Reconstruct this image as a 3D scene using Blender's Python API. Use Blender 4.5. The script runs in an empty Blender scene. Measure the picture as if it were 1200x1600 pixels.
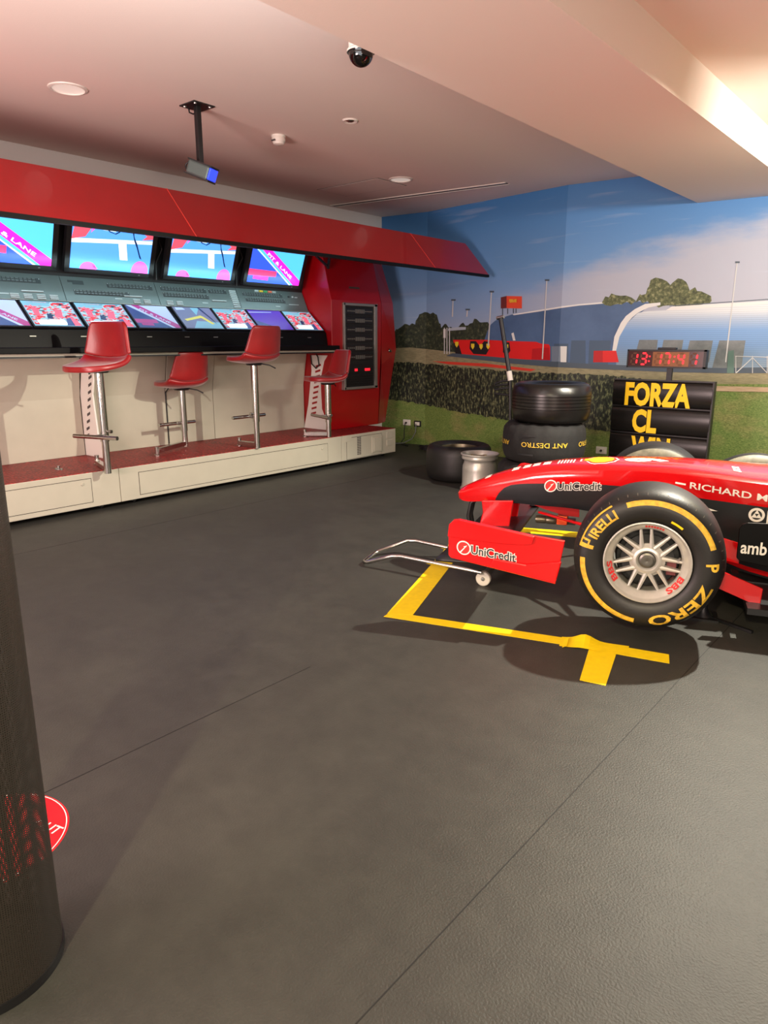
import bpy, bmesh, math, random
from math import sin, cos, pi, radians, atan2, sqrt
from mathutils import Vector, Matrix
from mathutils.geometry import tessellate_polygon
random.seed(7)
SC = bpy.context.scene
COL = SC.collection

# ------------------------------------------------------------------ camera
EYE = 1.36
PITCH = radians(13.643)
YAW = radians(40.242)
cam_d = bpy.data.cameras.new('camera')
cam_d.sensor_fit = 'VERTICAL'
cam_d.sensor_height = 36.0
cam_d.lens = 36.0 * 1100.0 / 1600.0
cam_d.clip_start = 0.05
cam = bpy.data.objects.new('camera', cam_d)
COL.objects.link(cam)
cam.location = (0, 0, EYE)
cam.rotation_euler = (pi / 2 - PITCH, 0, YAW)
SC.camera = cam

# ------------------------------------------------------------------ world, lights, exposure
SC.view_settings.view_transform = 'Standard'
SC.view_settings.look = 'None'
SC.view_settings.exposure = 0.0
SC.view_settings.gamma = 1.0
SC.view_settings.use_curve_mapping = False
wd = bpy.data.worlds.new('hall_light')
SC.world = wd
wd.use_nodes = True
wd.node_tree.nodes['Background'].inputs[0].default_value = (1.0, 0.94, 0.88, 1)
wd.node_tree.nodes['Background'].inputs[1].default_value = 0.28


def light(name, kind, loc, power, color, target=None, **kw):
    d = bpy.data.lights.new(name, kind)
    d.energy = power
    d.color = color
    for k, v in kw.items():
        setattr(d, k, v)
    o = bpy.data.objects.new(name, d)
    COL.objects.link(o)
    o.location = loc
    if target is not None:
        o.rotation_euler = (Vector(target) - Vector(loc)).to_track_quat('-Z', 'Y').to_euler()
    return o


# the warm ceiling spot hanging just right of the beam: it throws the hard shadows of the car and of the stools
light('car_spot', 'SPOT', (-0.72, 4.75, 2.72), 720, (1.0, 0.94, 0.78), (-1.75, 3.55, 0), spot_size=radians(112), spot_blend=0.25, shadow_soft_size=0.03)
light('beam_lamp', 'POINT', (-0.45, 5.3, 2.05), 22, (1.0, 0.78, 0.30), shadow_soft_size=0.08)
# warm track spot behind the camera on the foreground floor
light('entrance_spot', 'SPOT', (0.35, -1.9, 2.75), 760, (1.0, 0.85, 0.50), (-0.1, 1.0, 0), spot_size=radians(82), spot_blend=0.9, shadow_soft_size=0.06)
# unseen soft fill added for the pit wall
light('stand_fill', 'AREA', (-2.7, 2.0, 2.55), 11, (0.93, 0.97, 1.0), (-5.9, 3.6, 0.7), shape='RECTANGLE', size=1.6, size_y=0.6)
# pink fill added out of view to tint the ceiling
light('ceiling_tint_fill', 'AREA', (-2.9, -1.2, 1.2), 235, (1.0, 0.73, 0.69), (-3.4, 2.2, 2.93), shape='RECTANGLE', size=1.6, size_y=0.8)
light('warm_ceiling_fill', 'AREA', (0.9, 0.4, 1.3), 54, (1.0, 0.78, 0.66), (-1.6, 3.0, 2.9), shape='RECTANGLE', size=1.0, size_y=0.6)  # unseen warm fill added to brighten the ceiling
# soft ambient fill added high up behind the camera
light('hall_fill', 'AREA', (0.5, -2.6, 2.8), 44, (0.92, 0.97, 1.0), (-2.6, 4.5, 0.9), shape='RECTANGLE', size=3.0, size_y=1.6)
# area light added to brighten the mural, no fixture there
light('mural_fill', 'AREA', (-0.2, 5.2, 2.55), 68, (1.0, 0.96, 0.88), (-1.9, 7.4, 1.3), shape='RECTANGLE', size=0.8, size_y=0.2)


# ------------------------------------------------------------------ materials
def lin(c):
    def f(v):
        v /= 255.0
        return v / 12.92 if v <= 0.04045 else ((v + 0.055) / 1.055) ** 2.4
    return (f(c[0]), f(c[1]), f(c[2]), 1.0)


class N:
    """small helper around one material's node tree"""
    def __init__(s, name):
        s.m = bpy.data.materials.new(name)
        s.m.use_nodes = True
        s.t = s.m.node_tree
        s.b = s.t.nodes['Principled BSDF']
        s.out = s.t.nodes['Material Output']

    def n(s, typ, **kw):
        q = s.t.nodes.new(typ)
        for k, v in kw.items():
            if k.startswith('i_'):
                key = k[2:]
                key = int(key) if key.isdigit() else key.replace('_', ' ')
                q.inputs[key].default_value = v
            else:
                setattr(q, k, v)
        return q

    def l(s, a, b):
        s.t.links.new(a, b)


def mat(name, c, rough=0.5, metal=0.0, coat=0.0, noise=0.0, scale=20.0, bump=0.0, bscale=60.0, emit=0.0, alpha=None, spec=None):
    q = N(name)
    col = lin(c)
    q.b.inputs['Base Color'].default_value = col
    q.b.inputs['Roughness'].default_value = rough
    q.b.inputs['Metallic'].default_value = metal
    q.b.inputs['Coat Weight'].default_value = coat
    if spec is not None:
        q.b.inputs['Specular IOR Level'].default_value = spec
    tc = q.n('ShaderNodeTexCoord')
    if noise > 0:
        nz = q.n('ShaderNodeTexNoise', i_Scale=scale, i_Detail=5.0)
        q.l(tc.outputs['Object'], nz.inputs['Vector'])
        mr = q.n('ShaderNodeMapRange', i_1=0.3, i_2=0.7, i_3=1.0 - noise, i_4=1.0 + noise)
        q.l(nz.outputs['Fac'], mr.inputs[0])
        mx = q.n('ShaderNodeMix', data_type='RGBA', blend_type='MULTIPLY')
        mx.inputs[0].default_value = 1.0
        mx.inputs[6].default_value = col
        q.l(mr.outputs[0], mx.inputs[7])
        q.l(mx.outputs[2], q.b.inputs['Base Color'])
    if bump > 0:
        nb = q.n('ShaderNodeTexNoise', i_Scale=bscale, i_Detail=4.0)
        q.l(tc.outputs['Object'], nb.inputs['Vector'])
        bp = q.n('ShaderNodeBump', i_Strength=bump, i_Distance=0.01)
        q.l(nb.outputs['Fac'], bp.inputs['Height'])
        q.l(bp.outputs[0], q.b.inputs['Normal'])
    if emit > 0:
        q.b.inputs['Emission Color'].default_value = col
        q.b.inputs['Emission Strength'].default_value = emit
    return q.m


def screen(name, c, e=1.0):
    return mat(name, c, rough=0.3, emit=e) if e else mat(name, c)


M = {}
M['ceiling'] = mat('painted plaster ceiling', (226, 214, 204), 0.9, bump=0.05, bscale=120)
M['wall'] = mat('off white wall paint', (236, 233, 228), 0.85, bump=0.05, bscale=100)
M['beam'] = mat('painted beam', (228, 214, 202), 0.85, bump=0.04, bscale=90)
M['red'] = mat('glossy red paint', (160, 4, 13), 0.32, coat=0.2, noise=0.04, scale=3)
M['car_red'] = mat('racing red lacquer', (206, 9, 15), 0.18, coat=0.8)
M['cream'] = mat('cream lacquered metal', (188, 184, 166), 0.4, noise=0.03, scale=6)
M['cream_line'] = mat('dark panel gap', (60, 54, 48), 0.8)
M['black'] = mat('gloss black laminate', (8, 8, 9), 0.45, spec=0.15)
M['black_matte'] = mat('matte black', (16, 16, 17), 0.6)
M['black_soft'] = mat('satin black plastic', (22, 22, 24), 0.4, bump=0.05, bscale=200)
M['carbon'] = mat('dark carbon panel', (26, 28, 31), 0.38, noise=0.1, scale=40)
M['rubber'] = mat('tyre rubber', (22, 21, 20), 0.48, noise=0.12, scale=25, bump=0.06, bscale=80)
M['rubber_shiny'] = mat('polished tyre rubber', (20, 18, 17), 0.3, noise=0.1, scale=15)
M['rubber_glare'] = mat('sidewall painted with glare', (104, 100, 84), 0.55, noise=0.3, scale=30)  # pale colour paints lamp glare on the inner sidewalls
M['cover'] = mat('black tyre blanket fabric', (24, 23, 23), 0.8, noise=0.15, scale=30, bump=0.4, bscale=14)
M['chrome'] = mat('brushed chrome', (200, 198, 192), 0.22, 1.0, noise=0.05, scale=30)
M['steel'] = mat('bare steel', (165, 165, 160), 0.35, 1.0)
M['alloy'] = mat('silver wheel alloy', (190, 188, 180), 0.36, 0.45, noise=0.05, scale=40)
M['alloy_dark'] = mat('grey hub metal', (110, 108, 102), 0.4, 0.8)
M['leather'] = mat('red leatherette', (152, 16, 20), 0.38, noise=0.08, scale=14, bump=0.08, bscale=60)
M['leather'].node_tree.nodes['Principled BSDF'].inputs['Sheen Weight'].default_value = 0.35
M['leather'].node_tree.nodes['Principled BSDF'].inputs['Sheen Roughness'].default_value = 0.4
M['leather'].node_tree.nodes['Principled BSDF'].inputs['Coat Weight'].default_value = 0.3
M['leather'].node_tree.nodes['Principled BSDF'].inputs['Coat Roughness'].default_value = 0.4
M['mat_red'] = None
M['white'] = mat('white vinyl', (238, 234, 226), 0.5)
M['white_plastic'] = mat('white plastic', (226, 222, 212), 0.4)
M['yellow'] = mat('yellow tape', (244, 212, 14), 0.5, noise=0.06, scale=30)
M['board_yellow'] = mat('yellow board letters', (252, 202, 10), 0.5)
M['gold'] = mat('yellow sidewall paint', (206, 164, 46), 0.6, noise=0.25, scale=60)
M['gold_text'] = mat('gold printed lettering', (232, 190, 60), 0.6)
M['red_text'] = mat('red lettering', (205, 40, 40), 0.5)
M['dark_text'] = mat('dark grey lettering', (40, 42, 44), 0.5)
M['shell_yellow'] = mat('pecten yellow', (248, 178, 20), 0.4)
M['uni_red'] = mat('logo red', (206, 40, 36), 0.45)
M['orange'] = mat('orange plastic', (244, 84, 20), 0.45)
M['gun'] = mat('gunmetal', (112, 104, 86), 0.35, 0.7)
M['white_rubber'] = mat('pale grey castor rubber', (206, 202, 186), 0.55)
M['glass_dark'] = mat('dark dome glass', (10, 8, 8), 0.05, spec=0.8)
M['panel'] = mat('grey control panel', (92, 106, 106), 0.35, 0.3, noise=0.04, scale=8)
M['key'] = mat('dark key caps', (84, 96, 98), 0.4)
M['tray'] = mat('dark key tray', (52, 62, 64), 0.45)
M['edge_highlight'] = mat('red edge highlight', (226, 70, 60), 0.4)  # lighter red paints the highlight the canopy joint catches
M['key_pale'] = mat('pale key caps', (170, 186, 188), 0.4)
M['key_green'] = mat('green key caps', (70, 160, 100), 0.4)
M['key_yellow'] = mat('yellow key caps', (220, 190, 60), 0.4)
M['key_orange'] = mat('orange key caps', (230, 120, 90), 0.4)
M['rack_grey'] = mat('dull rack connectors', (112, 110, 104), 0.5, 0.4)
M['gold_dull'] = mat('dull gold rim centre', (170, 150, 110), 0.4, 0.7)
M['board_black'] = mat('glossy black board roll', (24, 22, 21), 0.24)
M['frame_grey'] = mat('grey anodised frame', (150, 148, 142), 0.4, 0.6)
M['vent'] = mat('grey vent slot', (78, 72, 70), 0.7)
M['led'] = mat('red led digits', (255, 26, 40), 0.4, emit=2.2)
M['led_off'] = mat('unlit led segment', (84, 42, 18), 0.5)
M['led_off_glare'] = mat('unlit segment in glare', (104, 58, 22), 0.5)  # lighter unlit segments where the window glare is painted
M['led_field'] = mat('dark led window', (58, 12, 10), 0.25)
M['glare_amber'] = mat('painted amber glare', (128, 74, 26), 0.4)  # colour of the glare painted on the clock window
M['lens_blue'] = mat('blue projector lens', (40, 60, 255), 0.2, emit=2.0)
M['grey_cable'] = mat('grey cable', (120, 122, 118), 0.5)
M['tube_lamp'] = mat('cool light strip', (200, 240, 245), 0.4, emit=7.0)

# diamond plate red matting on the platform
q = N('red studded rubber matting')
q.b.inputs['Base Color'].default_value = lin((150, 26, 26))
q.b.inputs['Roughness'].default_value = 0.5
tc = q.n('ShaderNodeTexCoord')
vo = q.n('ShaderNodeTexVoronoi', i_Scale=45.0)
q.l(tc.outputs['Object'], vo.inputs['Vector'])
rp = q.n('ShaderNodeValToRGB')
rp.color_ramp.elements[0].color = lin((178, 52, 48)); rp.color_ramp.elements[0].position = 0.25
rp.color_ramp.elements[1].color = lin((120, 16, 18)); rp.color_ramp.elements[1].position = 0.6
q.l(vo.outputs['Distance'], rp.inputs[0]); q.l(rp.outputs[0], q.b.inputs['Base Color'])
bp = q.n('ShaderNodeBump', i_Strength=0.7, i_Distance=0.01)
q.l(vo.outputs['Distance'], bp.inputs['Height'])
q.l(bp.outputs[0], q.b.inputs['Normal'])
M['mat_red'] = q.m

# rubber floor: worn, with dusty speckles
q = N('dark rubber floor')
tc = q.n('ShaderNodeTexCoord')
n1 = q.n('ShaderNodeTexNoise', i_Scale=1.6, i_Detail=7.0, i_Roughness=0.65)
n2 = q.n('ShaderNodeTexNoise', i_Scale=160.0, i_Detail=2.0)
n3 = q.n('ShaderNodeTexNoise', i_Scale=9.0, i_Detail=6.0, i_Roughness=0.7)
for nn in (n1, n2, n3):
    q.l(tc.outputs['Object'], nn.inputs['Vector'])
r1 = q.n('ShaderNodeValToRGB')
r1.color_ramp.elements[0].position = 0.3
r1.color_ramp.elements[0].color = lin((47, 47, 44))
r1.color_ramp.elements[1].position = 0.72
r1.color_ramp.elements[1].color = lin((60, 60, 55))
q.l(n1.outputs['Fac'], r1.inputs[0])
mr = q.n('ShaderNodeMapRange', i_1=0.35, i_2=0.75, i_3=0.84, i_4=1.2)
q.l(n3.outputs['Fac'], mr.inputs[0])
mx = q.n('ShaderNodeMix', data_type='RGBA', blend_type='MULTIPLY')
mx.inputs[0].default_value = 1.0
q.l(r1.outputs[0], mx.inputs[6])
q.l(mr.outputs[0], mx.inputs[7])
q.l(mx.outputs[2], q.b.inputs['Base Color'])
q.b.inputs['Roughness'].default_value = 0.55
bp = q.n('ShaderNodeBump', i_Strength=0.35, i_Distance=0.004)
q.l(n2.outputs['Fac'], bp.inputs['Height'])
q.l(bp.outputs[0], q.b.inputs['Normal'])
M['floor'] = q.m

# woven black mesh with real openings
q = N('black woven mesh')
tc = q.n('ShaderNodeTexCoord')
sep = q.n('ShaderNodeSeparateXYZ')
q.l(tc.outputs['UV'], sep.inputs[0])


def wave(sock, freq, thr):
    a = q.n('ShaderNodeMath', operation='MULTIPLY'); a.inputs[1].default_value = freq
    q.l(sock, a.inputs[0])
    b = q.n('ShaderNodeMath', operation='FRACT'); q.l(a.outputs[0], b.inputs[0])
    c = q.n('ShaderNodeMath', operation='GREATER_THAN'); c.inputs[1].default_value = thr
    q.l(b.outputs[0], c.inputs[0])
    return c.outputs[0]


hole = q.n('ShaderNodeMath', operation='MULTIPLY')
q.l(wave(sep.outputs[0], 190.0, 0.62), hole.inputs[0])
q.l(wave(sep.outputs[1], 560.0, 0.62), hole.inputs[1])
tr = q.n('ShaderNodeBsdfTransparent')
ms = q.n('ShaderNodeMixShader')
q.b.inputs['Base Color'].default_value = lin((42, 37, 31))
q.b.inputs['Roughness'].default_value = 0.5
q.l(hole.outputs[0], ms.inputs[0])
q.l(q.b.outputs[0], ms.inputs[1])
q.l(tr.outputs[0], ms.inputs[2])
q.l(ms.outputs[0], q.out.inputs[0])
M['mesh'] = q.m


# ------------------------------------------------------------------ mesh builder
class MB:
    def __init__(s):
        s.v = []; s.f = []; s.mi = []; s.uv = {}

    def add(s, verts, faces, m=0):
        o = len(s.v)
        s.v += [Vector(p) for p in verts]
        for f in faces:
            s.f.append([i + o for i in f]); s.mi.append(m)
        return s

    def box(s, a, b, m=0):
        x0, y0, z0 = [min(a[i], b[i]) for i in range(3)]
        x1, y1, z1 = [max(a[i], b[i]) for i in range(3)]
        return s.add([(x0, y0, z0), (x1, y0, z0), (x1, y1, z0), (x0, y1, z0), (x0, y0, z1), (x1, y0, z1), (x1, y1, z1), (x0, y1, z1)],
                     [(0, 3, 2, 1), (4, 5, 6, 7), (0, 1, 5, 4), (1, 2, 6, 5), (2, 3, 7, 6), (3, 0, 4, 7)], m)

    def obox(s, c, ax, ay, az, m=0):
        """box from centre and three half-extent vectors"""
        c, ax, ay, az = Vector(c), Vector(ax), Vector(ay), Vector(az)
        v = []
        for k in (-1, 1):
            for i, j in ((-1, -1), (1, -1), (1, 1), (-1, 1)):
                v.append(c + ax * i + ay * j + az * k)
        f = [(0, 3, 2, 1), (4, 5, 6, 7), (0, 1, 5, 4), (1, 2, 6, 5), (2, 3, 7, 6), (3, 0, 4, 7)]
        if ax.cross(ay).dot(az) < 0:
            f = [t[::-1] for t in f]
        return s.add(v, f, m)

    def bar(s, a, b, w, h, upv=(0, 0, 1), m=0):
        a, b = Vector(a), Vector(b)
        d = b - a
        u = Vector(upv)
        sd = d.cross(u)
        if sd.length < 1e-6:
            sd = d.cross(Vector((1, 0, 0)))
        sd.normalize()
        uu = sd.cross(d).normalized()
        return s.obox((a + b) / 2, d / 2, sd * w / 2, uu * h / 2, m)

    def tube(s, pts, r, seg=12, m=0, caps=True, closed=False):
        pts = [Vector(p) for p in pts]
        n = len(pts)
        rs = r if isinstance(r, (list, tuple)) else [r] * n
        tang = []
        for i in range(n):
            if closed:
                t = (pts[(i + 1) % n] - pts[i - 1])
            else:
                t = pts[min(i + 1, n - 1)] - pts[max(i - 1, 0)]
            tang.append(t.normalized())
        ref = Vector((0, 0, 1))
        if abs(tang[0].dot(ref)) > 0.95:
            ref = Vector((1, 0, 0))
        e = (ref - tang[0] * ref.dot(tang[0])).normalized()
        v = []
        for i in range(n):
            e = (e - tang[i] * e.dot(tang[i])).normalized()
            b = tang[i].cross(e)
            for k in range(seg):
                a = 2 * pi * k / seg
                v.append(pts[i] + (e * cos(a) + b * sin(a)) * rs[i])
        f = []
        lim = n if closed else n - 1
        for i in range(lim):
            j = (i + 1) % n
            for k in range(seg):
                k2 = (k + 1) % seg
                f.append((i * seg + k, i * seg + k2, j * seg + k2, j * seg + k))
        if caps and not closed:
            f.append(tuple(range(seg - 1, -1, -1)))
            f.append(tuple((n - 1) * seg + k for k in range(seg)))
        return s.add(v, f, m)

    def lathe(s, prof, o=(0, 0, 0), ax=(0, 0, 1), seg=48, m=0, close=False):
        """profile of (radius, height along ax)"""
        o, ax = Vector(o), Vector(ax).normalized()
        ref = Vector((0, 0, 1)) if abs(ax.z) < 0.9 else Vector((1, 0, 0))
        e1 = (ref - ax * ref.dot(ax)).normalized()
        e2 = ax.cross(e1)
        v = []
        for r, h in prof:
            for k in range(seg):
                a = 2 * pi * k / seg
                v.append(o + ax * h + (e1 * cos(a) + e2 * sin(a)) * r)
        f = []
        n = len(prof)
        for i in range(n if close else n - 1):
            j = (i + 1) % n
            for k in range(seg):
                k2 = (k + 1) % seg
                f.append((i * seg + k, i * seg + k2, j * seg + k2, j * seg + k))
        return s.add(v, f, m)

    def prism(s, poly, fn, d0, d1, m=0):
        """2D polygon extruded: fn(a, b, d) -> point"""
        n = len(poly)
        v = [fn(a, b, d0) for a, b in poly] + [fn(a, b, d1) for a, b in poly]
        tris = tessellate_polygon([[Vector((a, b, 0)) for a, b in poly]])
        f = []
        for t in tris:
            f.append(tuple(t)); f.append(tuple(i + n for i in reversed(t)))
        for i in range(n):
            j = (i + 1) % n
            f.append((i, i + n, j + n, j))
        return s.add(v, f, m)

    def poly(s, pts2, fn, m=0):
        tris = tessellate_polygon([[Vector((a, b, 0)) for a, b in pts2]])
        return s.add([fn(a, b) for a, b in pts2], [tuple(t) for t in tris], m)

    def grid(s, fn, nu, nv, m=0, flip=False):
        v = [fn(i / nu, j / nv) for i in range(nu + 1) for j in range(nv + 1)]
        f = []
        for i in range(nu):
            for j in range(nv):
                a = i * (nv + 1) + j
                q_ = (a, a + nv + 1, a + nv + 2, a + 1)
                f.append(q_[::-1] if flip else q_)
        return s.add(v, f, m)

    def build(s, name, mats, parent=None, smooth=0, bevel=0.0, solid=0.0, sub=0, world=False, fix=True, sol_off=0.0):
        me = bpy.data.meshes.new(name)
        inv = None
        if parent is not None and world:
            inv = rootmat(parent).inverted()
        me.from_pydata([(inv @ p if inv else p) for p in s.v], [], s.f)
        if not isinstance(mats, (list, tuple)):
            mats = [mats]
        for x in mats:
            me.materials.append(M[x] if isinstance(x, str) else x)
        for p, mi in zip(me.polygons, s.mi):
            p.material_index = mi
        bm = bmesh.new(); bm.from_mesh(me)
        bmesh.ops.remove_doubles(bm, verts=bm.verts, dist=1e-6)
        if fix:
            bmesh.ops.recalc_face_normals(bm, faces=bm.faces)
        bm.to_mesh(me); bm.free()
        if smooth:
            me.shade_smooth()
            me.set_sharp_from_angle(angle=radians(smooth))
        o = bpy.data.objects.new(name, me)
        COL.objects.link(o)
        if parent is not None:
            o.parent = parent
        if solid:
            q_ = o.modifiers.new('thickness', 'SOLIDIFY'); q_.thickness = solid; q_.offset = sol_off
        if bevel:
            q_ = o.modifiers.new('edges', 'BEVEL'); q_.width = bevel; q_.segments = 2; q_.limit_method = 'ANGLE'; q_.angle_limit = radians(40)
        if sub:
            q_ = o.modifiers.new('smooth', 'SUBSURF'); q_.levels = sub; q_.render_levels = sub
        return o


def rootmat(o):
    m_ = Matrix.Translation(o.location) @ o.rotation_euler.to_matrix().to_4x4()
    return rootmat(o.parent) @ m_ if o.parent else m_


def tag(o, label=None, cat=None, group=None, kind=None):
    if label: o['label'] = label
    if cat: o['category'] = cat
    if group: o['group'] = group
    if kind: o['kind'] = kind
    return o


def thing(name, label, cat, loc=(0, 0, 0), rz=0.0, group=None, kind=None):
    o = bpy.data.objects.new(name, None)
    o.empty_display_size = 0.1
    COL.objects.link(o)
    o.location = loc
    o.rotation_euler = (0, 0, rz)
    return tag(o, label, cat, group, kind)


def copy_tree(o, parent=None):
    c = o.copy()
    COL.objects.link(c)
    if parent is not None:
        c.parent = parent
        c.matrix_parent_inverse = o.matrix_parent_inverse.copy()
    for ch in list(o.children):
        copy_tree(ch, c)
    return c


_fc = {}


def glyphs(body, bold=0.0, spacing=1.0, shear=0.0):
    """2D triangulated outline of a word, height of a capital = 1, centred; returns verts, faces, width"""
    key = (body, bold, spacing, shear)
    if key in _fc:
        return _fc[key]
    cu = bpy.data.curves.new('lettering', 'FONT')
    cu.body = body
    cu.offset = bold
    cu.space_character = spacing
    cu.shear = shear
    cu.resolution_u = 3
    ob_ = bpy.data.objects.new('lettering', cu)
    me = bpy.data.meshes.new_from_object(ob_)
    vs = [v.co.copy() for v in me.vertices]
    fs = [tuple(p.vertices) for p in me.polygons]
    bpy.data.objects.remove(ob_); bpy.data.meshes.remove(me); bpy.data.curves.remove(cu)
    cap = 0.729
    x0 = min(v.x for v in vs); x1 = max(v.x for v in vs)
    vs = [((v.x - (x0 + x1) / 2) / cap, v.y / cap - 0.5) for v in vs]
    # split long triangles so the letters can follow a curved surface
    vs = list(vs); mid = {}
    for _ in range(4):
        new = []; busy = False
        for f in fs:
            if len(f) != 3:
                f3 = [(f[0], f[i], f[i + 1]) for i in range(1, len(f) - 1)]
            else:
                f3 = [f]
            for a, b, c in f3:
                es = sorted(((math.dist(vs[p], vs[q]), p, q) for p, q in ((a, b), (b, c), (c, a))), reverse=True)
                if es[0][0] > 0.34:
                    busy = True
                    p, q = es[0][1:]
                    r = ({a, b, c} - {p, q}).pop()
                    k = (min(p, q), max(p, q))
                    if k not in mid:
                        mid[k] = len(vs); vs.append(((vs[p][0] + vs[q][0]) / 2, (vs[p][1] + vs[q][1]) / 2))
                    m_ = mid[k]
                    new += [(p, m_, r), (m_, q, r)]
                else:
                    new.append((a, b, c))
        fs = new
        if not busy:
            break
    _fc[key] = (vs, fs, (x1 - x0) / cap)
    return _fc[key]


def word(mb, body, fn, h, width=None, m=0, bold=0.0, spacing=1.0, shear=0.0, grow=0.0):
    """lay a word on a surface: fn(x, y) -> point, x/y in metres around the word's centre"""
    vs, fs, w = glyphs(body, bold, spacing, shear)
    sx = (width / w) if width else h
    mb.add([fn(x * sx, y * h) for x, y in vs], fs, m)


def arc_word(mb, body, fn, r, ang, h, sweep=None, m=0, bold=0.0, spacing=1.0):
    """word bent clockwise along a circle, tops outward: fn(a, b) -> point on the wheel face"""
    vs, fs, w = glyphs(body, bold, spacing)
    sx = (sweep * r / w) if sweep else h
    P_ = []
    for x, y in vs:
        a = ang - x * sx / r
        rr = r + y * h
        P_.append(fn(rr * cos(a), rr * sin(a)))
    mb.add(P_, fs, m)


def arc_band(mb, fn, r0, r1, a0, a1, m=0, n=24):
    def g(s_, t_):
        a = a0 + (a1 - a0) * s_
        r = r0 + (r1 - r0) * t_
        return fn(r * cos(a), r * sin(a))
    mb.grid(g, n, 5, m)


def disc(mb, fn, cx, cy, rx, ry=None, m=0, n=28):
    ry = ry or rx
    mb.add([fn(cx + rx * cos(2 * pi * k / n), cy + ry * sin(2 * pi * k / n)) for k in range(n)], [tuple(range(n))], m)

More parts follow.
